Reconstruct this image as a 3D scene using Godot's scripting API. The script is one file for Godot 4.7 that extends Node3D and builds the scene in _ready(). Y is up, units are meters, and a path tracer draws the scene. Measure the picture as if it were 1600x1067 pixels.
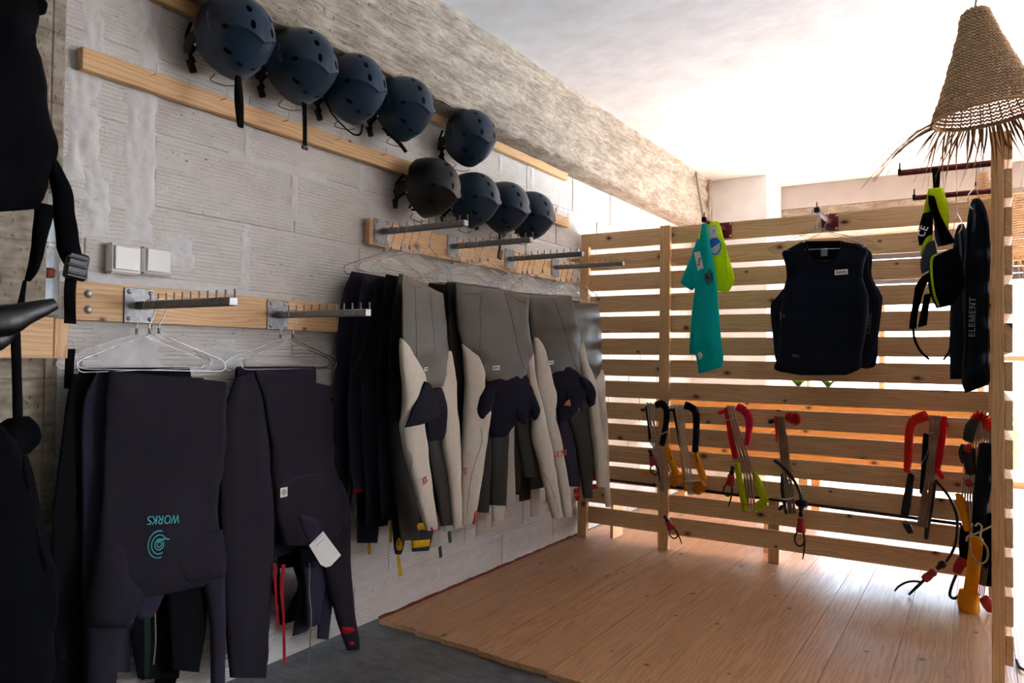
extends Node3D
# A surf-school wetsuit store: painted hollow-brick wall with hanging rails, slatted pine partition, daylight from a glazed front behind it.

var M := {}
var rng := RandomNumberGenerator.new()
var used := {}
var ripple := FastNoiseLite.new()
var lump := FastNoiseLite.new()


func _ready() -> void:
	rng.seed = 11
	# ---- camera, sky, sun, exposure
	var cam := Camera3D.new()
	cam.name = "camera"
	cam.fov = 49.254
	cam.near = 0.05
	cam.position = Vector3(2.0285, 1.0443, 3.9578)
	cam.rotation_order = EULER_ORDER_YXZ
	cam.rotation_degrees = Vector3(1.2157, 32.2661, 0.6795)
	add_child(cam)
	var env := Environment.new()
	var sky := Sky.new()
	var sm := ProceduralSkyMaterial.new()
	sm.sky_top_color = Color(0.72, 0.85, 1.0)
	sm.sky_horizon_color = Color(0.90, 0.95, 1.0)
	sm.ground_horizon_color = Color(0.80, 0.80, 0.78)
	sm.ground_bottom_color = Color(0.6, 0.6, 0.58)
	sky.sky_material = sm
	env.background_mode = Environment.BG_SKY
	env.sky = sky
	env.background_energy_multiplier = 9.0
	env.tonemap_mode = Environment.TONE_MAPPER_LINEAR
	env.tonemap_exposure = 2.4
	env.sdfgi_enabled = true
	env.ssao_enabled = true
	env.ssil_enabled = true
	var we := WorldEnvironment.new()
	we.name = "world"
	we.environment = env
	add_child(we)
	var sun := DirectionalLight3D.new()
	sun.name = "sun"
	sun.light_color = Color(1.0, 0.975, 0.94)
	sun.light_energy = 13.0
	sun.light_angular_distance = 0.6
	sun.shadow_enabled = true
	sun.look_at_from_position(Vector3(3.2, 9.0, -9.0), Vector3.ZERO)
	add_child(sun)
	ripple.seed = 4
	ripple.frequency = 1.0
	ripple.fractal_octaves = 2
	lump.seed = 9
	lump.frequency = 1.0
	lump.fractal_octaves = 4
	make_materials()
	build_shell()
	build_floor()
	build_partition()
	build_boards()
	build_helmets()
	build_near_suits()
	build_far_suits()
	build_partition_hangings()
	build_lines()
	build_left_foreground()
	build_lamps()
	build_outside()


# ---------------------------------------------------------------- mesh helpers
class Bag:
	var v := PackedVector3Array()
	var n := PackedVector3Array()
	var uv := PackedVector2Array()
	var ix := PackedInt32Array()

	func mesh() -> ArrayMesh:
		var a := []
		a.resize(Mesh.ARRAY_MAX)
		a[Mesh.ARRAY_VERTEX] = v
		a[Mesh.ARRAY_NORMAL] = n
		a[Mesh.ARRAY_TEX_UV] = uv
		a[Mesh.ARRAY_INDEX] = ix
		var m := ArrayMesh.new()
		m.add_surface_from_arrays(Mesh.PRIMITIVE_TRIANGLES, a)
		return m

	func poly(pts: Array, out: Vector3, us: Array = []) -> void:  # flat convex face, wound so that it faces «out»
		var b := v.size()
		var nn: Vector3 = (pts[2] - pts[0]).cross(pts[1] - pts[0])
		var flip := nn.dot(out) < 0.0
		nn = nn.normalized() * (-1.0 if flip else 1.0)
		for i in pts.size():
			v.append(pts[i])
			n.append(nn)
			uv.append(us[i] if us.size() else Vector2(pts[i].x + pts[i].z, pts[i].y))
		for i in range(1, pts.size() - 1):
			if flip:
				ix.append_array([b, b + i + 1, b + i])
			else:
				ix.append_array([b, b + i, b + i + 1])

	# grid of rows; closed rows are rings. a 1 in hole leaves a quad out
	func grid(P: Array, closed: bool, cap0 := true, cap1 := true, us := 1.0, hole := PackedByteArray()) -> void:
		var R := P.size()
		var C: int = P[0].size()
		var b := v.size()
		var W: int = C + 1 if closed else C
		var nn := PackedVector3Array()
		nn.resize(R * W)
		var mid := Vector3.ZERO
		for r in P:
			for q in r:
				mid += q
		mid /= R * C
		var vol := 0.0
		for i in R - 1:
			for j in W - 1:
				var a: Vector3 = P[i][j % C]
				var d: Vector3 = P[i][(j + 1) % C]
				var c: Vector3 = P[i + 1][j % C]
				var e: Vector3 = P[i + 1][(j + 1) % C]
				var fn := (e - a).cross(d - c)
				nn[i * W + j] += fn
				nn[i * W + j + 1] += fn
				nn[(i + 1) * W + j] += fn
				nn[(i + 1) * W + j + 1] += fn
				vol += fn.dot((a + e) * 0.5 - mid)
		var sg := -1.0 if closed and vol < 0.0 else 1.0
		if closed:
			for i in R:
				var s := nn[i * W] + nn[i * W + W - 1]
				nn[i * W] = s
				nn[i * W + W - 1] = s
		var len := 0.0
		for i in R:
			if i > 0:
				len += (P[i][0] - P[i - 1][0]).length()
			for j in W:
				v.append(P[i][j % C])
				n.append((nn[i * W + j] * sg).normalized() if nn[i * W + j].length() > 1e-14 else Vector3.UP)
				uv.append(Vector2(float(j) / (W - 1) * us, len))
		for i in R - 1:
			for j in W - 1:
				if hole.size() and hole[i * (W - 1) + j]:
					continue
				var k := b + i * W + j
				if sg > 0.0:
					ix.append_array([k, k + 1, k + W, k + 1, k + W + 1, k + W])
				else:
					ix.append_array([k, k + W, k + 1, k + 1, k + W, k + W + 1])
		if closed:
			if cap0:
				fan(P[0], mid)
			if cap1:
				fan(P[R - 1], mid)

	func fan(ring, inside: Vector3) -> void:
		var c := Vector3.ZERO
		for q in ring:
			c += q
		c /= ring.size()
		var fn := Vector3.ZERO
		for j in ring.size():
			fn += (ring[(j + 1) % ring.size()] - c).cross(ring[j] - c)
		if fn.length() < 1e-12:
			return
		var flip := fn.dot(c - inside) < 0.0
		fn = fn.normalized() * (-1.0 if flip else 1.0)
		var b := v.size()
		v.append(c)
		n.append(fn)
		uv.append(Vector2(0.5, 0.5))
		for q in ring:
			v.append(q)
			n.append(fn)
			uv.append(Vector2(q.x, q.y))
		for j in ring.size():
			var k = (j + 1) % ring.size()
			if flip:
				ix.append_array([b, b + 1 + k, b + 1 + j])
			else:
				ix.append_array([b, b + 1 + j, b + 1 + k])

	# box with chamfered edges; texture runs along its longest side, in metres, shifted by «at»
	func box(c: Vector3, size: Vector3, ch := 0.002, basis := Basis(), at := Vector2.ZERO) -> void:
		var h := size * 0.5
		var lg := 0 if size.x >= size.y and size.x >= size.z else (1 if size.y >= size.z else 2)
		ch = minf(ch, minf(h.x, minf(h.y, h.z)) * 0.9)
		for ax in 3:
			var b := (ax + 1) % 3
			var d := (ax + 2) % 3
			for s in [-1.0, 1.0]:
				var q := []
				for k in [[-1, -1], [1, -1], [1, 1], [-1, 1]]:
					var p := Vector3.ZERO
					p[ax] = s * h[ax]
					p[b] = k[0] * (h[b] - ch)
					p[d] = k[1] * (h[d] - ch)
					q.append(p)
				var o := Vector3.ZERO
				o[ax] = s
				_put(q, o, c, basis, lg, at)
		for ax in 3:
			var b := (ax + 1) % 3
			var d := (ax + 2) % 3
			for s in [-1.0, 1.0]:
				for t in [-1.0, 1.0]:
					var q := []
					for k in [[-1, 0], [1, 0], [1, 1], [-1, 1]]:
						var p := Vector3.ZERO
						p[ax] = k[0] * (h[ax] - ch)
						p[b] = s * (h[b] - (ch if k[1] else 0.0))
						p[d] = t * (h[d] - (0.0 if k[1] else ch))
						q.append(p)
					var o := Vector3.ZERO
					o[b] = s
					o[d] = t
					_put(q, o, c, basis, lg, at)

	func _put(q: Array, o: Vector3, c: Vector3, basis: Basis, lg: int, at: Vector2) -> void:
		var w := []
		var us := []
		for p in q:
			w.append(c + basis * p)
			us.append(Vector2(p[lg] + at.x, p[(lg + 1) % 3] + p[(lg + 2) % 3] + at.y))
		poly(w, basis * o, us)

	func tube(pts: Array, rad, sides := 8, ends := true) -> void:  # pts: Vector3s, rad: number or one for each
		var rows := []
		var up := Vector3.ZERO
		for i in pts.size():
			var t: Vector3 = (pts[mini(i + 1, pts.size() - 1)] - pts[maxi(i - 1, 0)]).normalized()
			if up == Vector3.ZERO:
				up = t.cross(Vector3.UP if absf(t.y) < 0.9 else Vector3.RIGHT).normalized()
			up = (up - t * up.dot(t)).normalized()
			var w := t.cross(up)
			var r: float = rad[i] if rad is Array or rad is PackedFloat32Array else rad
			var ring := PackedVector3Array()
			for k in sides:
				var a := TAU * k / sides
				ring.append(pts[i] + (up * cos(a) + w * sin(a)) * r)
			rows.append(ring)
		grid(rows, true, ends, ends)

	func lathe(prof: Array, c: Vector3, basis := Basis(), sides := 24) -> void:  # prof: Vector2(radius, height)
		var rows := []
		for q in prof:
			var ring := PackedVector3Array()
			for k in sides:
				var a := TAU * k / sides
				ring.append(c + basis * Vector3(q.x * cos(a), q.y, q.x * sin(a)))
			rows.append(ring)
		grid(rows, true)

	func prism(outline: PackedVector2Array, z0: float, z1: float, basis := Basis(), c := Vector3.ZERO) -> void:
		var tri := Geometry2D.triangulate_polygon(outline)
		for z in [z0, z1]:
			var o := basis * Vector3(0, 0, -1 if z == minf(z0, z1) else 1)
			for i in range(0, tri.size(), 3):
				var q := []
				for k in 3:
					var p := outline[tri[i + k]]
					q.append(c + basis * Vector3(p.x, p.y, z))
				poly(q, o)
		var area := 0.0
		for i in outline.size():
			area += outline[i].cross(outline[(i + 1) % outline.size()])
		for i in outline.size():
			var a := outline[i]
			var b := outline[(i + 1) % outline.size()]
			var d := (b - a) * signf(area)
			poly([c + basis * Vector3(a.x, a.y, z0), c + basis * Vector3(b.x, b.y, z0), c + basis * Vector3(b.x, b.y, z1), c + basis * Vector3(a.x, a.y, z1)], basis * Vector3(d.y, -d.x, 0))


func crow(rows: Array, sub: int) -> Array:  # Catmull-Rom through rows of numbers
	var o := []
	var c := rows.size()
	for i in c - 1:
		for k in sub:
			var t := float(k) / sub
			var r := []
			for m in rows[0].size():
				r.append(cubic_interpolate(rows[i][m], rows[i + 1][m], rows[maxi(i - 1, 0)][m] if i > 0 else 2.0 * rows[0][m] - rows[1][m], rows[i + 2][m] if i + 2 < c else 2.0 * rows[c - 1][m] - rows[c - 2][m], t))
			o.append(r)
	o.append(rows[c - 1].duplicate())
	return o


# cloth body through rows [left x, left y, right x, right y, thickness, forward]; superellipse sections, with folds
func loft(bag: Bag, rows: Array, fold := 0.0, e := 2.5, N := 22, sub := 5, seed := 0.0, soft := true) -> void:
	var P := []
	var rr := crow(rows, sub)
	var c := rr.size()
	for i in c:
		var r = rr[i]
		var a := Vector3(r[0], r[1], r[5])
		var b := Vector3(r[2], r[3], r[5])
		var mid := (a + b) * 0.5
		var hv := (b - a) * 0.5
		var shrink := 1.0
		if soft:
			var q := minf(i, c - 1 - i) / float(sub)
			shrink = 0.55 + 0.45 * sqrt(clampf(q * 4.0 + 0.05, 0.0, 1.0))
		var ring := PackedVector3Array()
		for k in N:
			var an := TAU * k / N
			var cs := cos(an)
			var sn := sin(an)
			var p := mid + hv * signf(cs) * pow(absf(cs), 2.0 / e)
			p.z += signf(sn) * pow(absf(sn), 2.0 / e) * r[4] * 0.5 * shrink
			if fold > 0.0:
				var w := ripple.get_noise_3d(p.x * 9.0 + seed, p.y * 3.2 + seed * 0.7, p.z * 4.0) + 0.5 * ripple.get_noise_3d(p.x * 22.0 + p.y * 9.0, p.y * 7.0 - p.x * 5.0 + seed, 3.0)
				p.z += w * fold * 2.0
				p += hv.normalized() * w * fold * 0.5 * absf(cs)
			ring.append(p)
		P.append(ring)
	bag.grid(P, true)


func spline(rows: Array, sub := 5) -> Array:  # [x, y, z, radius] rows -> [points, radii]
	var pts := []
	var rad := []
	for r in crow(rows, sub):
		pts.append(Vector3(r[0], r[1], r[2]))
		rad.append(maxf(r[3], 0.0004))
	return [pts, rad]


# ---------------------------------------------------------------- node helpers
func numbered(nm: String) -> String:
	used[nm] = used.get(nm, -1) + 1
	return nm if used[nm] == 0 else "%s_%03d" % [nm, used[nm]]


func tag(o: Node, label: String, cat: String, group := "", kind := "") -> void:
	o.set_meta("label", label)
	o.set_meta("category", cat)
	if group:
		o.set_meta("group", group)
	if kind:
		o.set_meta("kind", kind)


func thing(nm: String, label: String, cat: String, at: Vector3, turn := 0.0, group := "", kind := "") -> Node3D:
	var o := Node3D.new()
	o.name = numbered(nm)
	add_child(o)
	o.position = at
	o.rotation_degrees.y = turn
	tag(o, label, cat, group, kind)
	return o


func part(nm: String, bag: Bag, mat: Material, parent: Node, label := "") -> MeshInstance3D:
	return mpart(nm, bag.mesh(), mat, parent, label)


func mpart(nm: String, mesh: Mesh, mat: Material, parent: Node, label := "") -> MeshInstance3D:
	var o := MeshInstance3D.new()
	o.name = nm
	o.mesh = mesh
	o.material_override = mat
	if label:
		o.set_meta("label", label)
	parent.add_child(o, true)
	return o


func solo(nm: String, bag: Bag, mat: Material, label: String, cat: String, group := "", kind := "", at := Vector3.ZERO, turn := 0.0) -> MeshInstance3D:
	var o := mpart(numbered(nm), bag.mesh(), mat, self)
	o.position = at
	o.rotation_degrees.y = turn
	tag(o, label, cat, group, kind)
	return o


func lf(parent: Node, nm: String, rows: Array, mat: Material, fold := 0.004, e := 2.5, label := "") -> MeshInstance3D:
	var b := Bag.new()
	loft(b, rows, fold, e, 22, 5, rng.randf() * 50.0)
	return part(nm, b, mat, parent, label)


func tb(parent: Node, nm: String, rows: Array, mat: Material, sides := 8, label := "") -> MeshInstance3D:
	var b := Bag.new()
	var s := spline(rows)
	b.tube(s[0], s[1], sides)
	return part(nm, b, mat, parent, label)


func bx(parent: Node, nm: String, c: Vector3, size: Vector3, mat: Material, ch := 0.002, basis := Basis(), label := "") -> MeshInstance3D:
	var b := Bag.new()
	b.box(c, size, ch, basis, Vector2(rng.randf(), rng.randf()))
	return part(nm, b, mat, parent, label)


func words(parent: Node, nm: String, text: String, height: float, at: Vector3, basis: Basis, mat: Material, font := "Droid Sans", depth := 0.0012, squeeze := 1.0, weight := 700) -> MeshInstance3D:
	var t := TextMesh.new()
	var f := SystemFont.new()
	f.font_names = PackedStringArray([font])
	f.font_weight = weight
	t.font = f
	t.text = text
	t.font_size = 32
	t.pixel_size = height / 23.0
	t.depth = depth
	t.curve_step = 2.0
	var o := mpart(nm, t, mat, parent)
	o.transform = Transform3D(basis * Basis.from_scale(Vector3(squeeze, 1, 1)), at)
	return o


# ---------------------------------------------------------------- materials
func noise_tex(freq: float, lo: Color, hi: Color, w := 256, sd := 1, oct := 4, nrm := false, bump := 4.0, kind := FastNoiseLite.TYPE_SIMPLEX_SMOOTH) -> NoiseTexture2D:
	var t := NoiseTexture2D.new()
	var f := FastNoiseLite.new()
	f.noise_type = kind
	f.seed = sd
	f.frequency = freq
	f.fractal_octaves = oct
	t.noise = f
	t.width = w
	t.height = w
	t.seamless = true
	if nrm:
		t.as_normal_map = true
		t.bump_strength = bump
	else:
		var g := Gradient.new()
		g.set_color(0, lo)
		g.set_color(1, hi)
		t.color_ramp = g
	return t


func mat(c: Color, rough := 0.7, metal := 0.0) -> StandardMaterial3D:
	var m := StandardMaterial3D.new()
	m.albedo_color = c
	m.roughness = rough
	m.metallic = metal
	return m


func cloth(c: Color, rough: float, weave: Texture2D, tone: Texture2D, sheen := 0.15) -> StandardMaterial3D:
	var m := mat(c, rough)
	m.albedo_texture = tone
	m.normal_enabled = true
	m.normal_texture = weave
	m.normal_scale = 0.25
	m.uv1_triplanar = true
	m.uv1_scale = Vector3(6, 6, 6)
	m.rim_enabled = true
	m.rim = sheen
	m.rim_tint = 0.6
	m.metallic_specular = 0.28
	return m


# pine: growth rings cut along the board, with knots
func wood_images(sd: int, w: int, h: int, length: float, width: float, pale: Color, dark: Color, knots: int, rings: float) -> Array:
	var im := Image.create(w, h, false, Image.FORMAT_RGB8)
	var hm := Image.create(w, h, false, Image.FORMAT_R8)
	var r := RandomNumberGenerator.new()
	r.seed = sd
	var nz := FastNoiseLite.new()
	nz.seed = sd
	nz.frequency = 1.0
	nz.fractal_octaves = 2
	var ks := []
	for k in knots:
		ks.append([(k + r.randf_range(0.2, 0.8)) / knots * length, r.randf_range(0.15, 0.85) * width, r.randf_range(0.004, 0.0095), r.randf_range(1.2, 1.9)])
	var c0 := r.randf_range(-0.3, 1.2) * width
	for i in w:
		var x := length * i / w
		for j in h:
			var y := width * j / h
			var dy := 0.0
			var kn := 0.0
			for k in ks:
				var ex: float = (x - k[0]) / k[3]
				var ey: float = y - k[1]
				if absf(ex) < 0.07:
					var q := sqrt(ex * ex + ey * ey)
					var rad: float = k[2]
					dy += signf(ey) * rad * 0.9 * exp(-q * q / (rad * rad * 6.0))
					kn = maxf(kn, 1.0 - smoothstep(rad * 0.75, rad * 1.15, q))
					kn = maxf(kn, 0.32 * (1.0 - smoothstep(rad, rad * 2.6, q)))
			var yy := y - dy - c0 + 0.012 * nz.get_noise_2d(x * 1.6, y * 6.0)
			var d := sqrt(yy * yy + 0.0009 + 0.00035 * nz.get_noise_2d(x * 2.3 + 40.0, 3.0))
			var ph := d * rings + 0.5 * nz.get_noise_2d(x * 3.0, y * 40.0 + 9.0)
			var g := ph - floorf(ph)
			g = smoothstep(0.25, 0.92, g) * (1.0 - smoothstep(0.94, 1.0, g))
			var fine := 0.5 + 0.5 * nz.get_noise_2d(x * 22.0, y * 700.0)
			var t := clampf(g * 0.62 + fine * 0.22 + 0.16 * nz.get_noise_2d(x * 2.0 + 7.0, y * 9.0), 0.0, 1.0)
			var c := pale.lerp(dark, t).lerp(Color(0.22, 0.11, 0.055), kn * 0.86)
			im.set_pixel(i, j, c)
			hm.set_pixel(i, j, Color(1.0 - 0.55 * g - 0.3 * fine, 0, 0))
	return [ImageTexture.create_from_image(im), ImageTexture.create_from_image(hm)]


func wood(tex: Array, length: float, width: float, rough: float, tint := Color.WHITE, bump := 0.03) -> StandardMaterial3D:
	var m := mat(tint, rough)
	m.albedo_texture = tex[0]
	m.uv1_scale = Vector3(1.0 / length, 1.0 / width, 1)
	m.heightmap_enabled = true
	m.heightmap_texture = tex[1]
	m.heightmap_scale = bump
	return m


# ribbed clay block under thick white paint
func block_images(sd: int) -> Array:
	var w := 640
	var h := 256
	var im := Image.create(w, h, false, Image.FORMAT_RGB8)
	var hm := Image.create(w, h, false, Image.FORMAT_R8)
	var nz := FastNoiseLite.new()
	nz.seed = sd
	nz.frequency = 1.0
	nz.fractal_octaves = 3
	for i in w:
		var x := 0.52 * i / w
		for j in h:
			var y := 0.2165 * j / h
			var wob := 0.0012 * nz.get_noise_2d(x * 14.0, y * 30.0)
			var ph := fposmod((y + wob) / 0.0118, 1.0)
			var groove := 1.0 - smoothstep(0.10, 0.22, absf(ph - 0.5))
			var fill := smoothstep(-0.50, -0.1, nz.get_noise_2d(x * 5.0 + 31.0, y * 11.0) + 0.35 * nz.get_noise_2d(x * 40.0, y * 25.0))
			groove *= fill
			var rough := nz.get_noise_2d(x * 90.0, y * 90.0)
			var blob := smoothstep(0.22, 0.5, nz.get_noise_2d(x * 16.0 + 5.0, y * 16.0 + 8.0))
			var pit := smoothstep(0.62, 0.74, nz.get_noise_2d(x * 34.0 + 77.0, y * 60.0) + 0.25 * nz.get_noise_2d(x * 5.0, y * 5.0 + 50.0))
			hm.set_pixel(i, j, Color(clampf(0.55 - 0.5 * groove + 0.07 * rough + 0.3 * blob - 0.4 * pit, 0, 1), 0, 0))
			var v := 0.86 + 0.03 * nz.get_noise_2d(x * 8.0, y * 12.0) + 0.02 * rough
			var c := Color(v, v * 0.985, v * 0.965)
			c = c.lerp(Color(0.34, 0.29, 0.26), pit * 0.5)
			im.set_pixel(i, j, c)
	return [ImageTexture.create_from_image(im), ImageTexture.create_from_image(hm)]


# board-marked raw concrete, stained
func concrete_images(sd: int, pale: Color, dark: Color, boards: float) -> Array:
	var w := 1024
	var h := 512
	var im := Image.create(w, h, false, Image.FORMAT_RGB8)
	var hm := Image.create(w, h, false, Image.FORMAT_R8)
	var nz := FastNoiseLite.new()
	nz.seed = sd
	nz.frequency = 1.0
	nz.fractal_octaves = 4
	for i in w:
		var x := 2.0 * i / w
		for j in h:
			var y := 1.0 * j / h
			var a := nz.get_noise_2d(x * 3.0, y * 7.0)
			var b := nz.get_noise_2d(x * 14.0 + 20.0, y * 26.0)
			var st := nz.get_noise_2d(x * 6.0 + 60.0, y * 60.0)
			var pit := smoothstep(0.42, 0.6, nz.get_noise_2d(x * 38.0 + 11.0, y * 38.0))
			var line := 0.0
			if boards > 0.0:
				line = 1.0 - smoothstep(0.004, 0.02, absf(fposmod(y / boards + 0.02 * a, 1.0) - 0.5))
			var t := clampf(0.42 + 0.5 * a + 0.35 * b + 0.5 * st + 0.45 * line, 0.0, 1.0)
			var c := pale.lerp(dark, t).lerp(dark * 0.5, pit * 0.5)
			im.set_pixel(i, j, c)
			hm.set_pixel(i, j, Color(clampf(0.6 + 0.25 * b + 0.2 * a - 0.5 * pit - 0.3 * line + 0.12 * st, 0, 1), 0, 0))
	return [ImageTexture.create_from_image(im), ImageTexture.create_from_image(hm)]


func make_materials() -> void:
	var white := noise_tex(0.03, Color(0.94, 0.94, 0.94), Color.WHITE, 256, 3)
	var grit := noise_tex(0.09, Color.BLACK, Color.WHITE, 256, 5, 3, true, 2.0)
	var soft := noise_tex(0.02, Color.BLACK, Color.WHITE, 256, 6, 4, true, 6.0)
	var tone := noise_tex(0.02, Color(0.93, 0.93, 0.93), Color.WHITE, 256, 8, 4)
	for k in 3:
		var t := block_images(20 + k)
		var m := mat(Color(0.94, 0.93, 0.915), 0.72)
		m.albedo_texture = t[0]
		m.uv1_scale = Vector3(1.0 / 0.52, 1.0 / 0.2165, 1)
		m.heightmap_enabled = true
		m.heightmap_texture = t[1]
		m.heightmap_scale = 0.32
		M["block%d" % k] = m
	M.mortar = mat(Color(0.84, 0.83, 0.815), 0.75)
	M.mortar.albedo_texture = white
	M.mortar.normal_scale = 0.4
	M.mortar.normal_enabled = true
	M.mortar.normal_texture = soft
	M.mortar.uv1_triplanar = true
	M.mortar.uv1_scale = Vector3(3, 3, 3)
	M.plaster = mat(Color(0.90, 0.92, 0.935), 0.85)
	M.plaster.albedo_texture = white
	M.plaster.normal_enabled = true
	M.plaster.normal_texture = soft
	M.plaster.normal_scale = 0.12
	M.plaster.uv1_triplanar = true
	M.plaster.uv1_scale = Vector3(0.6, 0.6, 0.6)
	var bt := concrete_images(41, Color(0.70, 0.655, 0.59), Color(0.47, 0.43, 0.375), 0.145)
	M.beam = mat(Color(1, 1, 1), 0.9)
	M.beam.albedo_texture = bt[0]
	M.beam.heightmap_enabled = true
	M.beam.heightmap_texture = bt[1]
	M.beam.heightmap_scale = 0.5
	M.beam.uv1_scale = Vector3(0.5, 1, 1)
	var ct := concrete_images(43, Color(0.40, 0.40, 0.40), Color(0.27, 0.27, 0.27), 0.0)
	M.screed = mat(Color(1, 1, 1), 0.6)
	M.screed.albedo_texture = ct[0]
	M.screed.heightmap_enabled = true
	M.screed.heightmap_texture = ct[1]
	M.screed.heightmap_scale = 0.12
	M.screed.uv1_triplanar = true
	M.screed.uv1_scale = Vector3(0.5, 1, 0.5)
	M.pillar = mat(Color(0.98, 0.98, 0.97), 0.9)
	M.pillar.albedo_texture = bt[0]
	M.pillar.heightmap_enabled = true
	M.pillar.heightmap_texture = bt[1]
	M.pillar.heightmap_scale = 0.5
	M.pillar.uv1_triplanar = true
	M.pillar.uv1_scale = Vector3(0.8, 0.8, 0.8)
	for k in 3:
		var t := wood_images(60 + k, 1024, 96, 2.3, 0.11, Color(0.88, 0.745, 0.56), Color(0.77, 0.59, 0.40), 4, 95.0)
		M["slat%d" % k] = wood(t, 2.3, 0.11, 0.62)
		M["board%d" % k] = wood(t, 2.3, 0.11, 0.55, Color(1.0, 0.97, 0.93))
	for k in 3:
		var t := wood_images(80 + k, 1024, 128, 2.6, 0.17, Color(0.76, 0.60, 0.45), Color(0.63, 0.46, 0.32), 3, 70.0)
		var m := wood(t, 2.6, 0.17, 0.5, Color(0.96, 0.93, 0.9), 0.05)
		m.metallic_specular = 0.4
		m.roughness_texture = noise_tex(0.02, Color(0.75, 0.75, 0.75), Color.WHITE, 256, 31 + k)
		M["plank%d" % k] = m
	M.planter = M.board0.duplicate()
	M.planter.albedo_color = Color(1.0, 0.88, 0.68)
	# metal
	M.steel = mat(Color(0.60, 0.60, 0.60), 0.5, 0.6)
	M.steel.albedo_texture = noise_tex(0.04, Color(0.78, 0.78, 0.78), Color.WHITE, 256, 14)
	M.steel.uv1_triplanar = true
	M.steel.uv1_scale = Vector3(5, 5, 5)
	M.steel_cut = mat(Color(0.66, 0.66, 0.66), 0.5, 0.5)
	M.wire = mat(Color(0.68, 0.68, 0.68), 0.25, 1.0)
	M.zinc = mat(Color(0.75, 0.75, 0.74), 0.35, 0.9)
	M.brass = mat(Color(0.70, 0.60, 0.35), 0.4, 0.9)
	M.red_metal = mat(Color(0.40, 0.06, 0.09), 0.45, 0.05)
	M.black_metal = mat(Color(0.03, 0.03, 0.032), 0.45, 0.3)
	M.rust_rod = mat(Color(0.085, 0.035, 0.03), 0.5, 0.2)
	# plastics
	M.helmet_blue = mat(Color(0.10, 0.185, 0.265), 0.42)
	M.helmet_blue.roughness_texture = noise_tex(0.03, Color(0.8, 0.8, 0.8), Color.WHITE, 256, 17)
	M.helmet_blue.uv1_triplanar = true
	M.helmet_blue.uv1_scale = Vector3(7, 7, 7)
	M.helmet_black = mat(Color(0.048, 0.046, 0.055), 0.38)
	M.black_plastic = mat(Color(0.018, 0.018, 0.02), 0.4)
	M.foam = mat(Color(0.03, 0.03, 0.033), 0.95)
	M.ear_pad = mat(Color(0.20, 0.19, 0.185), 0.85)
	M.tee_patch = mat(Color(0.16, 0.46, 0.46), 0.7)
	M.switch = mat(Color(0.84, 0.82, 0.79), 0.3)
	M.ink_white = mat(Color(0.86, 0.86, 0.86), 0.6)
	M.ink_grey = mat(Color(0.42, 0.46, 0.50), 0.6)
	M.ink_red = mat(Color(0.72, 0.16, 0.13), 0.6)
	M.ink_teal = mat(Color(0.16, 0.66, 0.64), 0.55)
	M.ink_blue = mat(Color(0.02, 0.42, 0.75), 0.55)
	M.ink_black = mat(Color(0.02, 0.02, 0.02), 0.6)
	M.paper = mat(Color(0.86, 0.85, 0.82), 0.7)
	# cloth
	var weave := noise_tex(0.25, Color.BLACK, Color.WHITE, 256, 9, 2, true, 3.0)
	M.navy = cloth(Color(0.135, 0.116, 0.152), 0.9, weave, tone, 0.06)
	M.navy_dark = cloth(Color(0.170, 0.154, 0.215), 0.9, weave, tone, 0.06)
	M.black_suit = cloth(Color(0.025, 0.024, 0.036), 0.95, weave, tone, 0.02)
	M.chest = cloth(Color(0.075, 0.070, 0.130), 0.9, weave, tone, 0.0)
	M.olive = cloth(Color(0.275, 0.238, 0.178), 0.42, grit, tone, 0.0)
	M.olive.metallic_specular = 0.5
	M.olive_dark = cloth(Color(0.165, 0.152, 0.128), 0.6, weave, tone, 0.0)
	M.cream = cloth(Color(0.765, 0.73, 0.665), 0.6, weave, tone, 0.1)
	M.vest = cloth(Color(0.050, 0.082, 0.145), 0.95, weave, tone, 0.03)
	M.teal = cloth(Color(0.03, 0.78, 0.77), 0.7, weave, tone, 0.1)
	M.teal.backlight_enabled = true
	M.teal.backlight = Color(0.08, 0.95, 0.95)
	M.lime = cloth(Color(0.86, 0.95, 0.08), 0.7, weave, tone, 0.1)
	M.lime.backlight_enabled = true
	M.lime.backlight = Color(0.85, 0.92, 0.08)
	M.webbing = cloth(Color(0.016, 0.016, 0.024), 0.9, weave, tone, 0.02)
	M.webbing.metallic_specular = 0.25
	M.harness = cloth(Color(0.024, 0.027, 0.042), 0.95, weave, tone, 0.0)
	M.harness.metallic_specular = 0.2
	M.grey_cloth = cloth(Color(0.22, 0.24, 0.30), 0.7, weave, tone, 0.1)
	M.strap_red = cloth(Color(0.60, 0.02, 0.05), 0.7, weave, tone, 0.1)
	M.strap_yellow = cloth(Color(0.80, 0.62, 0.02), 0.7, weave, tone, 0.1)
	M.strap_green = cloth(Color(0.02, 0.13, 0.09), 0.7, weave, tone, 0.1)
	M.float_navy = cloth(Color(0.03, 0.05, 0.11), 0.7, weave, tone, 0.1)
	M.float_yellow = cloth(Color(0.90, 0.57, 0.04), 0.7, weave, tone, 0.1)
	M.float_red = cloth(Color(0.80, 0.03, 0.10), 0.7, weave, tone, 0.1)
	M.float_pink = cloth(Color(0.85, 0.12, 0.25), 0.7, weave, tone, 0.1)
	M.float_orange = cloth(Color(0.88, 0.17, 0.05), 0.7, weave, tone, 0.1)
	M.float_lime = cloth(Color(0.72, 0.76, 0.04), 0.7, weave, tone, 0.1)
	M.release_red = mat(Color(0.62, 0.03, 0.06), 0.45)
	M.rubber = mat(Color(0.015, 0.02, 0.035), 0.5)
	M.cord_pale = cloth(Color(0.86, 0.77, 0.66), 0.8, weave, tone, 0.1)
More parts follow.
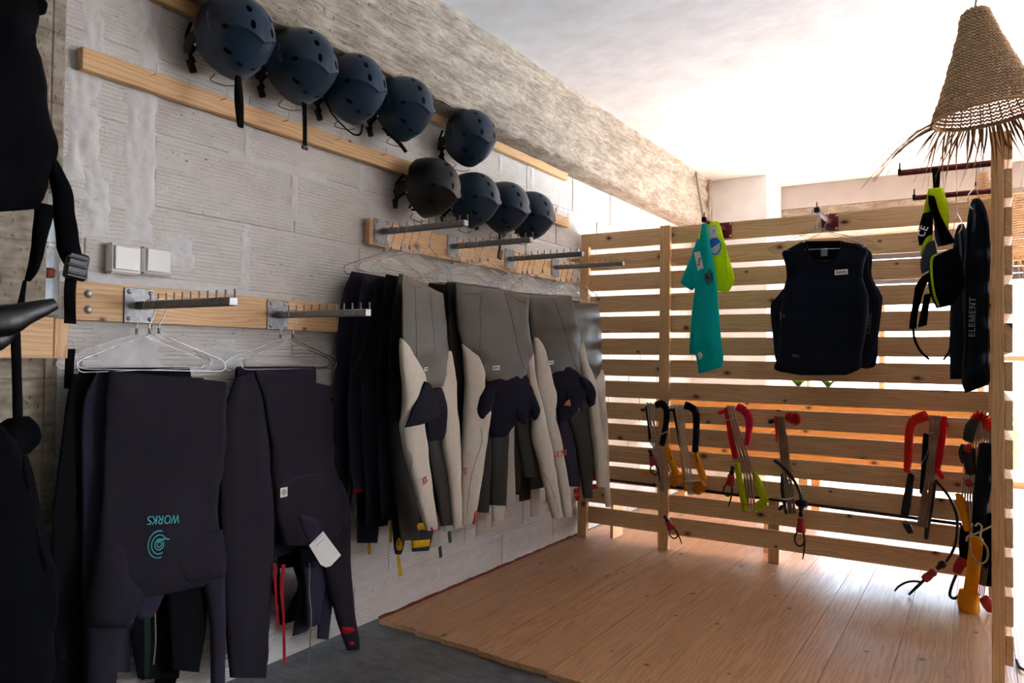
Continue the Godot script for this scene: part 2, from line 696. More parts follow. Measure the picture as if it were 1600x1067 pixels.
	M.cord_grey = cloth(Color(0.54, 0.50, 0.47), 0.8, weave, tone, 0.1)
	M.cord_brown = cloth(Color(0.60, 0.45, 0.38), 0.8, weave, tone, 0.1)
	M.rope_white = cloth(Color(0.78, 0.74, 0.66), 0.8, weave, tone, 0.1)
	M.straw = cloth(Color(0.80, 0.67, 0.53), 0.85, weave, tone, 0.05)
	M.straw.backlight_enabled = true
	M.straw.backlight = Color(0.30, 0.22, 0.13)
	M.straw_dry = cloth(Color(0.60, 0.47, 0.35), 0.85, weave, tone, 0.05)
	M.bulb = mat(Color(0.95, 0.9, 0.8, 0.25), 0.05)
	M.bulb.transparency = BaseMaterial3D.TRANSPARENCY_ALPHA
	M.glass = mat(Color(0.95, 0.98, 0.97, 0.05), 0.03)
	M.glass.transparency = BaseMaterial3D.TRANSPARENCY_ALPHA
	M.frame = mat(Color(0.62, 0.50, 0.36), 0.5)
	M.shutter = mat(Color(0.30, 0.31, 0.33), 0.5, 0.3)
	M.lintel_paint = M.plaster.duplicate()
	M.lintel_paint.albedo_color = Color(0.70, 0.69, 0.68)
	M.clay = mat(Color(0.42, 0.17, 0.10), 0.9)
	M.terrace = mat(Color(0.84, 0.85, 0.86), 0.85)
	M.terrace.albedo_texture = tone
	M.terrace.uv1_triplanar = true
	M.leaf = mat(Color(0.16, 0.34, 0.07), 0.5)
	M.leaf.backlight_enabled = true
	M.leaf.backlight = Color(0.25, 0.45, 0.08)
	M.pot = mat(Color(0.55, 0.27, 0.16), 0.8)
	M.pipe = mat(Color(0.55, 0.55, 0.54), 0.6)
	M.bag_black = mat(Color(0.012, 0.012, 0.014), 0.25)


# ---------------------------------------------------------------- setting
func slab(nm: String, c: Vector3, size: Vector3, m: Material, label: String, cat: String) -> MeshInstance3D:
	var b := Bag.new()
	b.box(c, size, 0.004)
	return solo(nm, b, m, label, cat, "", "structure")


func smear(b: Bag, z: float, y: float, w: float, h: float, thick: float, sd: float) -> void:
	var P := []
	for i in 25:
		var row := PackedVector3Array()
		for j in 13:
			var u := i / 24.0 * 2.0 - 1.0
			var t := j / 12.0 * 2.0 - 1.0
			var yy := y + u * h * 0.5
			var zz := z - t * w * 0.5
			var e := 1.0 - maxf(absf(u), absf(t) * (1.0 + 0.5 * lump.get_noise_2d(yy * 14.0 + sd, 2.0)))
			var hgt := clampf(e * 3.0, -0.3, 1.0) * (0.5 + 0.9 * lump.get_noise_2d(yy * 16.0 + sd, zz * 22.0)) * thick
			row.append(Vector3(hgt - 0.001, yy, zz))
		P.append(row)
	b.grid(P, false)


func build_shell() -> void:
	var w := thing("wall_left", "white painted hollow-brick wall with ribbed blocks behind the wetsuits", "wall", Vector3.ZERO, 0.0, "", "structure")
	bx(w, "mortar_bed", Vector3(-0.113, 1.06, -0.325), Vector3(0.216, 2.12, 6.55), M.mortar, 0.002)
	var shapes := []
	for k in 4:
		var b := Bag.new()
		b.box(Vector3.ZERO, Vector3(0.03, 0.2165 - 0.006 - 0.002 * (k % 2), 0.52 - 0.007 - 0.002 * (k % 3)), 0.003, Basis(), Vector2(0.26, 0.108))
		shapes.append(b.mesh())
	for c in 11:
		var y := 0.166 - 0.108 + 0.2165 * (c - 1) + 0.2165
		if c == 0:
			y = 0.083 - 0.001
		var first := 0.06 if c % 2 == 0 else 0.255
		var z := 2.955 - first
		w.add_child(_block(shapes, c, 13, 0.166 if c == 0 else 0.2165, y, 2.955 - first * 0.5, first))
		for k in 12:
			var zc := z - 0.26 - 0.52 * k
			if zc < -3.4:
				break
			w.add_child(_block(shapes, c, k, 0.166 if c == 0 else 0.2165, y, zc, 0.52), true)
	var sm := Bag.new()
	for s in [[2.74, 1.62, 0.10, 0.56, 0.011], [2.72, 1.93, 0.07, 0.3, 0.008], [2.90, 1.66, 0.10, 0.34, 0.012], [2.86, 1.45, 0.08, 0.2, 0.009], [2.38, 1.36, 0.04, 0.22, 0.007], [2.375, 1.74, 0.035, 0.2, 0.006], [2.18, 1.60, 0.035, 0.18, 0.006], [1.85, 1.74, 0.035, 0.2, 0.006], [2.62, 1.345, 0.12, 0.1, 0.009], [2.80, 1.20, 0.16, 0.12, 0.008], [2.75, 1.03, 0.2, 0.16, 0.011], [2.45, 1.04, 0.14, 0.12, 0.008], [2.88, 1.93, 0.06, 0.2, 0.008], [0.87, 2.03, 0.04, 0.14, 0.006], [0.56, 1.98, 0.04, 0.16, 0.006], [0.25, 1.98, 0.04, 0.18, 0.006], [1.33, 0.1, 0.03, 0.18, 0.006], [1.9, 0.36, 0.05, 0.2, 0.006]]:
		smear(sm, s[0], s[1], s[2], s[3], s[4], s[0] * 7.0)
	for k in 12:
		smear(sm, rng.randf_range(0.3, 2.9), 0.166 + 0.2165 * rng.randi_range(5, 8), rng.randf_range(0.15, 0.4), 0.035, 0.005, k * 3.0)
	part("mortar_smear", sm, M.mortar, w)
	for k in 4:
		bx(w, "broken_brick_end", Vector3(-0.03, 1.165 + 0.078 * k + 0.006 * (k % 2), 2.974), Vector3(0.045, 0.018 + 0.008 * (k % 2), 0.03), M.clay if k == 1 else M.mortar, 0.005, Basis(Vector3.UP, 0.3))
	# raw concrete pillar and beam
	var pil := thing("trim_1", "raw concrete pillar at the near end of the brick wall", "pillar", Vector3.ZERO, 0.0, "", "structure")
	bx(pil, "shaft", Vector3(-0.09, 1.25, 3.747), Vector3(0.215, 2.5, 1.51), M.pillar, 0.004)
	bx(pil, "broken_edge", Vector3(-0.09, 0.57, 2.974), Vector3(0.205, 1.14, 0.034), M.pillar, 0.004)
	bx(pil, "broken_edge", Vector3(-0.09, 1.98, 2.974), Vector3(0.210, 1.04, 0.034), M.pillar, 0.004)
	var b := Bag.new()
	var P := []
	var prof := [Vector2(-0.12, 2.10), Vector2(0.02, 2.098)]
	for k in 5:
		prof.append(Vector2(0.05 + 0.024 * k, 2.094))
	for k in 19:
		prof.append(Vector2(0.152, 2.094 + k * 0.0228))
	for i in 330:
		var z := 4.6 - i * 0.0199
		var row := PackedVector3Array()
		for j in prof.size():
			var q: Vector2 = prof[j]
			var am := 0.012 if j > 1 else 0.0
			var n1 := lump.get_noise_3d(z * 5.0, q.y * 9.0, q.x * 9.0)
			var edge := exp(-Vector2(q.x - 0.152, q.y - 2.094).length_squared() / 0.0009)
			var board := 0.006 * signf(sin(q.y * 43.0 + 0.4))
			row.append(Vector3(q.x + am * n1 + board * (1.0 if j > 7 else 0.0) - 0.03 * edge * maxf(0.0, 0.4 + lump.get_noise_2d(z * 6.0, 5.0)), q.y + 0.5 * am * n1 + 0.025 * edge * maxf(0.0, 0.35 + lump.get_noise_2d(z * 7.0, 9.0)), z))
		P.append(row)
	b.grid(P, false, false, false, 0.75)
	for i in b.uv.size():
		b.uv[i] = Vector2(b.uv[i].y, b.uv[i].x)
	solo("trim_2", b, M.beam, "rough stained concrete beam running along the top of the brick wall", "beam", "", "structure")
	slab("trim_3", Vector3(0.03, 2.297, -1.985), Vector3(0.28, 0.4, 0.08), M.beam, "blunt stained end of the concrete beam by the white column", "beam")
	slab("trim_4", Vector3(0.30, 1.25, -2.27), Vector3(0.608, 2.5, 0.5), M.plaster, "white plastered column at the far end of the concrete beam", "column")
	slab("ceiling", Vector3(3.6, 2.58, 2.95), Vector3(8.0, 0.16, 13.5), M.plaster, "white plastered ceiling", "ceiling")
	# front of the store: lintel, roller shutter, glazing
	slab("trim_5", Vector3(4.0, 2.252, -3.02), Vector3(6.8, 0.11, 1.02), M.beam, "raw concrete underside of the lintel above the shop front", "beam")
	slab("trim_6", Vector3(4.0, 2.404, -3.02), Vector3(6.8, 0.193, 1.04), M.lintel_paint, "off-white plastered face of the lintel above the shop front", "beam")
	var wb := thing("wall_back", "white end wall beside the glazed shop front", "wall", Vector3.ZERO, 0.0, "", "structure")
	bx(wb, "plaster", Vector3(0.0, 1.25, -3.62), Vector3(1.22, 2.5, 0.16), M.plaster, 0.004)
	slab("wall_right", Vector3(7.5, 1.25, 4.4), Vector3(0.2, 2.5, 10.4), M.plaster, "white plastered wall on the right of the store", "wall")
	slab("wall_right_sill", Vector3(7.5, 0.15, -2.2), Vector3(0.2, 0.3, 2.8), M.plaster, "low white wall under the side window", "wall")
	slab("wall_right_head", Vector3(7.5, 2.38, -2.2), Vector3(0.2, 0.24, 2.8), M.plaster, "white wall above the side window", "wall")
	slab("wall_front", Vector3(3.6, 1.25, 9.6), Vector3(8.0, 2.5, 0.2), M.pillar, "raw concrete wall far behind the viewer", "wall")
	slab("wall_left_near", Vector3(-0.1, 1.25, 7.05), Vector3(0.2, 2.5, 5.1), M.plaster, "white plastered wall beyond the concrete pillar", "wall")
	var sh := thing("window_1", "grey roller shutter half lowered above the glass shop front", "shutter", Vector3(0.6, 1.74, -3.58), 0.0, "", "structure")
	for k in 8:
		bx(sh, "shutter_slat", Vector3(3.4, 0.035 + 0.0575 * k, 0.0), Vector3(6.8, 0.053, 0.022), M.shutter, 0.008)
	var gl := thing("window_2", "tall glass shop front with slim pale wooden frames", "window", Vector3(0.6, 0, -3.6), 0.0, "", "structure")
	bx(gl, "sill", Vector3(3.4, 0.03, 0), Vector3(6.8, 0.06, 0.12), M.frame, 0.004)
	for x in [0.02, 0.655, 1.42, 2.5, 3.5, 4.45, 5.6, 6.78]:
		bx(gl, "mullion", Vector3(x, 0.9, 0), Vector3(0.05, 1.68, 0.06), M.frame, 0.004)
	bx(gl, "door_rail", Vector3(1.96, 1.084, 0), Vector3(1.03, 0.045, 0.05), M.frame, 0.004)
	var xs := [0.02, 0.655, 1.42, 2.5, 3.5, 4.45, 5.6, 6.78]
	for k in 7:
		bx(gl, "pane", Vector3((xs[k] + xs[k + 1]) * 0.5, 0.9, 0), Vector3(xs[k + 1] - xs[k] - 0.05, 1.68, 0.006), M.glass, 0.001)


func _block(shapes: Array, c: int, k: int, h: float, y: float, z: float, len: float) -> MeshInstance3D:
	var o := MeshInstance3D.new()
	o.name = "brick_%03d" % (c * 14 + k % 14) if c + k > 0 else "brick"
	o.mesh = shapes[(c * 5 + k * 3) % 4]
	o.material_override = M["block%d" % ((c * 2 + k) % 3)]
	o.position = Vector3(-0.0155 + 0.0015 * sin(c * 12.9 + k * 7.1), y, z)
	o.scale = Vector3(1, h / 0.2165, len / 0.52)
	o.rotation_degrees = Vector3(0, 0.25 * sin(k * 5.0 + c), 0.3 * sin(c * 3.0 + k))
	return o


func build_floor() -> void:
	slab("floor", Vector3(3.6, -0.12, 2.95), Vector3(8.0, 0.2, 13.5), M.screed, "dark grey screed floor at the near end of the store", "floor")
	var f := thing("floor_deck", "varnished pine plank floor in front of and behind the slatted partition", "floor", Vector3(0, -0.02, 0), 0.0, "", "structure")
	var x := 0.004
	var k := 0
	while x < 7.3:
		var w: float = [0.196, 0.128, 0.182, 0.101, 0.196, 0.16][k % 6]
		var ends := [1.715 + 0.085 * x, -0.9 + 0.9 * sin(k * 2.3), -3.5]
		if k % 3 == 1:
			ends = [1.715 + 0.085 * x, -1.9, -3.5]
		for s in 2:
			var a: float = ends[s]
			var b: float = ends[s + 1]
			var o := bx(f, "floor_plank", Vector3(x + w * 0.5, 0.0105, (a + b) * 0.5), Vector3(w - 0.0018, 0.019, a - b - 0.002), M["plank%d" % ((k + s) % 3)], 0.0004)
			o.name = "floor_plank" if k + s == 0 else "floor_plank_%03d" % (k * 2 + s)
		x += w
		k += 1
	var cl := Bag.new()
	var P := []
	for i in 90:
		var z := 1.72 - i * 0.021
		var hh := 0.010 + 0.006 * lump.get_noise_2d(z * 9.0, 3.0)
		P.append(PackedVector3Array([Vector3(0.002, hh, z), Vector3(0.006, hh * 0.8, z), Vector3(0.010 + 0.004 * lump.get_noise_2d(z * 14.0, 8.0), 0.0, z)]))
	cl.grid(P, false)
	solo("baseboard_left", cl, M.clay, "thin crumbly line of red clay where the brick wall meets the planks", "baseboard", "", "structure")


func build_partition() -> void:
	var t := thing("slatted_partition", "long pine partition of fourteen horizontal slats facing the viewer", "partition", Vector3(1.05, 0, 0))
	for k in 14:
		var y := 1.78 - 0.1235 * k - 0.0475
		var o := bx(t, "slat", Vector3(0.0 + 0.003 * sin(k * 4.0), y, -0.0115), Vector3(2.085, 0.095, 0.021), M["slat%d" % (k % 3)], 0.002)
		o.rotation_degrees.z = 0.12 * sin(k * 2.7)
	for q in [[-1.004, 0.85, 0.016, 0.058, 0.034], [-0.507, 0.892, 0.0155, 0.058, 0.032], [0.07, 0.165, -0.045, 0.056, 0.044], [1.018, 0.89, 0.016, 0.034, 0.034]]:
		var h: float = q[1] * 2.0
		bx(t, "post", Vector3(q[0], q[1], q[2]), Vector3(q[3], h, q[4]), M["board%d" % (int(q[1] * 100) % 3)], 0.002)
	for q in [[-0.838, -0.095], [0.0, -0.3]]:
		bx(t, "brace_foot", Vector3(q[0], 0.1, q[1]), Vector3(0.018 if q[0] < -0.5 else 0.06, 0.2, 0.14), M.board1, 0.002)
	tb(t, "rod", [[-1.0, 0.352, 0.04, 0.0055], [-0.56, 0.348, 0.04, 0.0055]], M.black_metal)
	bx(t, "rod_end_cap", Vector3(-0.555, 0.348, 0.04), Vector3(0.02, 0.018, 0.018), M.black_metal, 0.005)
	tb(t, "rod", [[-0.47, 0.345, 0.012, 0.0075], [0.9, 0.315, 0.012, 0.0075]], M.rust_rod)
	var s := thing("slatted_partition", "short pine slatted panel at the right, seen almost edge on with its post", "partition", Vector3(2.1, 0, 0.55))
	for k in 14:
		bx(s, "slat", Vector3(0.0005, 1.79 - 0.1235 * k - 0.0475, 0.005), Vector3(0.022, 0.095, 1.12), M["slat%d" % ((k + 1) % 3)], 0.002)
	bx(s, "post", Vector3(-0.029, 0.895, 0.545), Vector3(0.035, 1.79, 0.05), M.board0, 0.002)
	for z in [0.25, -0.18]:
		pass


# ---------------------------------------------------------------- boards and rails on the wall
func hook_board(label: String, y0: float, y1: float, z0: float, z1: float, hooks: Array) -> void:
	var t := thing("hook_rail", label, "coat rail", Vector3(0.004, y0, (z0 + z1) * 0.5), 90.0, "pine rails with nail hooks on the brick wall")
	bx(t, "board", Vector3(0, (y1 - y0) * 0.5, 0.015), Vector3(z0 - z1, y1 - y0, 0.028), M.board0 if hooks.size() < 8 else M.board2, 0.002)
	for z in hooks:
		var sx: float = (z0 + z1) * 0.5 - z
		var hy := (y1 - y0) * 0.72
		tb(t, "hook", [[sx, hy, 0.026, 0.0016], [sx, hy - 0.001, 0.045, 0.0016], [sx, hy, 0.056, 0.0016], [sx, hy + 0.004, 0.0585, 0.0016], [sx, hy + 0.016, 0.059, 0.0016], [sx, hy + 0.03, 0.059, 0.0014]], M.zinc, 6)


func bracket_arm(label: String, at: Vector3, turn: float, length: float, body: Material, group: String, dark := false) -> void:
	var t := thing("hanging_arm", label, "clothes rail", at, turn, group)
	var pm: Material = body if dark else M.steel
	var plate := bx(t, "plate", Vector3(0, 0, 0.003), Vector3(0.088, 0.098, 0.005) if not dark else Vector3(0.078, 0.085, 0.005), pm, 0.0015)
	for q in [[-1, -1], [1, -1], [-1, 1], [1, 1]]:
		var b := Bag.new()
		b.lathe([Vector2(0.0001, 0.0042), Vector2(0.003, 0.004), Vector2(0.0062, 0.0015), Vector2(0.0066, 0.0), Vector2(0.0001, -0.0005)], Vector3(q[0] * 0.031, q[1] * 0.037 if not dark else q[1] * 0.032, 0.0058), Basis(Vector3.RIGHT, PI / 2), 10)
		part("screw", b, M.zinc, plate)
	if dark:
		var b := Bag.new()
		b.tube([Vector3(0, 0, 0.004), Vector3(0, 0, length)], 0.0115, 16)
		part("arm", b, body, t)
		bx(t, "end_stop", Vector3(0, 0.002, length + 0.003), Vector3(0.024, 0.026, 0.012), M.black_metal, 0.003)
		tb(t, "end_pin", [[0, 0.01, length + 0.003, 0.0028], [0, 0.038, length + 0.003, 0.0028]], M.black_metal)
	else:
		bx(t, "arm", Vector3(0, 0, length * 0.5 + 0.003), Vector3(0.026, 0.022, length), body, 0.003)
		bx(t, "end_cap", Vector3(0, 0, length + 0.0045), Vector3(0.025, 0.021, 0.004), M.steel_cut, 0.0015)
		for k in 11:
			tb(t, "pin", [[0, 0.009, 0.058 + 0.0358 * k, 0.0026], [0, 0.031, 0.058 + 0.0358 * k, 0.0026]], body, 7)


func bolt(parent: Node, at: Vector3) -> void:
	var b := Bag.new()
	b.lathe([Vector2(0.0001, 0.009), Vector2(0.006, 0.0085), Vector2(0.0072, 0.007), Vector2(0.0072, 0.002), Vector2(0.0115, 0.0018), Vector2(0.0118, 0.0), Vector2(0.0001, 0.0)], at, Basis(Vector3.RIGHT, PI / 2), 12)
	part("bolt", b, M.zinc, parent)


func build_boards() -> void:
	hook_board("upper pine hook rail tucked under the concrete beam", 2.056, 2.115, 3.25, 0.22, [2.92, 2.541, 2.284, 2.043, 1.777, 1.55, 1.326, 1.07, 0.814, 0.543, 0.276])
	hook_board("lower pine hook rail with bare nail hooks below the blue helmets", 1.789, 1.848, 2.925, 0.2, [2.737, 2.505, 2.264, 2.02, 1.779, 1.601, 1.311, 1.048, 0.815, 0.55, 0.27])
	var a := thing("bracket_board", "pine board with two steel arms beside the light switches", "wall board", Vector3(0.004, 1.128, 2.44), 90.0)
	bx(a, "board", Vector3(0, 0.051, 0.015), Vector3(0.976, 0.102, 0.029), M.board2, 0.002)
	for q in [[-0.455, 0.071], [-0.455, 0.029], [0.44, 0.06]]:
		bolt(a, Vector3(q[0], q[1], 0.029))
	var c := thing("bracket_board", "long pine board with four steel arms next to the partition", "wall board", Vector3(0.004, 1.473, 0.985), 90.0)
	bx(c, "board", Vector3(0, 0.051, 0.015), Vector3(1.70, 0.102, 0.029), M.board1, 0.002)
	bolt(c, Vector3(-0.64, 0.02, 0.029))
	bx(c, "corner_bracket", Vector3(0.81, 0.135, 0.02), Vector3(0.06, 0.016, 0.002), M.brass, 0.0008)
	bx(c, "corner_bracket", Vector3(0.84, 0.135, 0.045), Vector3(0.002, 0.016, 0.05), M.brass, 0.0008)
	var ar := ["steel hanger arm nearest the viewer, holding three hangers", "steel hanger arm above the two navy suits with the paper tag", "steel arm at the near end of the long board, holding navy and olive suits", "second steel arm of the long board, above the front olive suit", "third steel arm of the long board, from the black-sleeved end", "steel arm right beside the pine partition post"]
	ar[4] = "third steel arm of the long board, counted from its near end"
	var zz := [2.756, 2.272, 1.768, 1.304, 0.832, 0.364]
	var yy := [1.176, 1.176, 1.53, 1.534, 1.534, 1.542]
	for k in 6:
		bracket_arm(ar[k], Vector3(0.033, yy[k], zz[k]), 90.0, 0.405, M.steel, "steel hanger arms with pins on the wall boards")
	# light switches
	for k in 2:
		var s := thing("light_switch", ["left one of the two white light switches on the brick wall", "right one of the two white light switches on the brick wall"][k], "light switch", Vector3(0.002, 1.302 + 0.004 * k, 2.794 - 0.092 * k), 90.0, "white surface light switches")
		bx(s, "housing", Vector3(0, 0, 0.016), Vector3(0.09, 0.084 - 0.006 * k, 0.03), M.switch, 0.006)
		bx(s, "rocker", Vector3(0.002, 0.002, 0.033), Vector3(0.074, 0.066, 0.006), M.switch, 0.0025, Basis(Vector3.UP, 0.04))
	# hangers
	var names := ["the nearest arm", "the arm above the paper-tagged suit", "the near end arm of the long board", "the second arm of the long board", "the third arm of the long board", "the arm beside the partition"]
	var spots := [[0.026, 0.085, 0.135], [0.05, 0.112], [0.047, 0.086, 0.137, 0.176, 0.215, 0.276], [0.036, 0.078, 0.116, 0.14, 0.186, 0.225], [0.034, 0.07, 0.11, 0.14, 0.17, 0.224], [0.034, 0.07, 0.106, 0.139, 0.175]]
	var turns := [[2.0, -6.0, 3.0], [4.0, -3.0], [3.0, -4.0, 5.0, 1.0, -3.0, -13.0], [2.0, 5.0, 9.0, 8.0, 12.0, 15.0], [3.0, 6.0, 5.0, 9.0, 12.0, 16.0], [0.0, 5.0, 4.0, 8.0, 6.0]]
	var nth := ["innermost", "second", "third", "fourth", "fifth", "sixth"]
	var proto := hanger_mesh()
	for a6 in 6:
		for k in spots[a6].size():
			var o := mpart(numbered("wire_hanger"), proto, M.wire, self)
			o.position = Vector3(spots[a6][k], yy[a6] + 0.0125, zz[a6])
			o.rotation_degrees = Vector3(0, 90.0 - turns[a6][k], 1.6 * sin(k * 2.1 + a6))
			tag(o, "wire hanger, %s from the wall on %s" % [nth[k], names[a6]], "hanger", "wire hangers along the wall")


func hanger_mesh() -> ArrayMesh:  # hook over the arm at the origin
	var b := Bag.new()
	var r := 0.0016
	var hook := []
	for k in 13:
		var a := -0.35 + k / 12.0 * (PI + 0.6)
		hook.append([-0.019 * cos(a), -0.016 + 0.019 * sin(a), 0.0, r])
	hook.append_array([[0.012, -0.045, 0, r], [0.001, -0.064, 0, r], [0, -0.085, 0, r]])
	var s := spline(hook, 3)
	b.tube(s[0], s[1], 6)
	var coil := []
	for k in 40:
		coil.append(Vector3(0.0036 * cos(k * 0.9), -0.076 - 0.016 * k / 39.0, 0.0036 * sin(k * 0.9)))
	b.tube(coil, 0.0012, 5)
	var tri := []
	for q in [[0, -0.09], [-0.05, -0.108], [-0.12, -0.132], [-0.18, -0.152], [-0.2, -0.161], [-0.208, -0.171], [-0.206, -0.182], [-0.196, -0.189], [-0.18, -0.191], [-0.1, -0.191], [0.0, -0.191], [0.1, -0.191], [0.18, -0.191], [0.196, -0.189], [0.206, -0.182], [0.208, -0.171], [0.2, -0.161], [0.18, -0.152], [0.12, -0.132], [0.05, -0.108], [0, -0.09]]:
		tri.append([q[0], q[1], 0.0, r])
	s = spline(tri, 2)
	b.tube(s[0], s[1], 6)
	return b.mesh()


# ---------------------------------------------------------------- helmets
func helmet_point(th: float, ph: float, k := 1.0) -> Vector3:  # th from the crown, ph round it; crown towards +z, brow down
	var s := sin(th)
	var e := 0.93
	var x := 0.099 * signf(cos(ph)) * pow(absf(cos(ph)), e) * pow(s, 0.88)
	var y := 0.119 * signf(sin(ph)) * pow(absf(sin(ph)), e) * pow(s, 0.88)
	var z := 0.138 * signf(cos(th)) * pow(absf(cos(th)), 0.88)
	if y > 0.0:
		y *= 1.0 + 0.05 * s
	var crease := -0.048 + 0.42 * absf(x) - 0.1 * maxf(0.0, absf(x) - 0.07)
	var d := crease - y
	var side := 1.0 - smoothstep(0.05, 0.112, absf(x))
	var front := smoothstep(0.02, 0.06, z + 0.03)
	if z > -0.03:
		z += side * front * (0.010 * exp(-maxf(-d, 0.0) / 0.022) if d < 0.0 else 0.010 - 0.024 * pow(clampf(d / 0.05, 0.0, 1.0), 0.6))
		if d > 0.0:
			y += side * front * 0.004
	return Vector3(x, y, z) * k


func helmet_shell(k: float, vents: Array) -> Bag:
	var R := 46
	var C := 92
	var P := []
	for i in R + 1:
		var row := PackedVector3Array()
		for j in C:
			var ph := TAU * j / C
			var sidew := pow(absf(cos(ph)), 3.0)
			var top := 1.62 + 0.30 * sidew * smoothstep(-0.9, 0.6, -sin(ph) + 0.3) + (0.16 if sin(ph) > 0.6 else 0.16 * smoothstep(0.2, 0.6, sin(ph)))
			row.append(helmet_point(lerpf(0.012, top, i / float(R)), ph, k))
		P.append(row)
	for q in vents:  # draw the grid onto the rim of each opening
		for i in range(1, R):
			for j in C:
				var d: Vector3 = P[i][j] - q[0]
				var m: float = Vector2(d.dot(q[1]) / q[3], d.dot(q[2]) / q[4]).length()
				if d.length() < 0.03 and m > 0.66 and m < 1.38:
					var flat: Vector3 = q[1] * d.dot(q[1]) + q[2] * d.dot(q[2])
					P[i][j] = P[i][j] + flat * (1.0 / m - 1.0)
	var hole := PackedByteArray()
	for i in R:
		for j in C:
			var c: Vector3 = (P[i][j] + P[i][(j + 1) % C] + P[i + 1][j] + P[i + 1][(j + 1) % C]) * 0.25
			var cut := 0
			for q in vents:
				var d: Vector3 = c - q[0]
				if d.length() < 0.025 and Vector2(d.dot(q[1]) / q[3], d.dot(q[2]) / q[4]).length() < 0.98:
					cut = 1
			hole.append(cut)
	var b := Bag.new()
	b.grid(P, true, true, false, 1.0, hole)
	return b


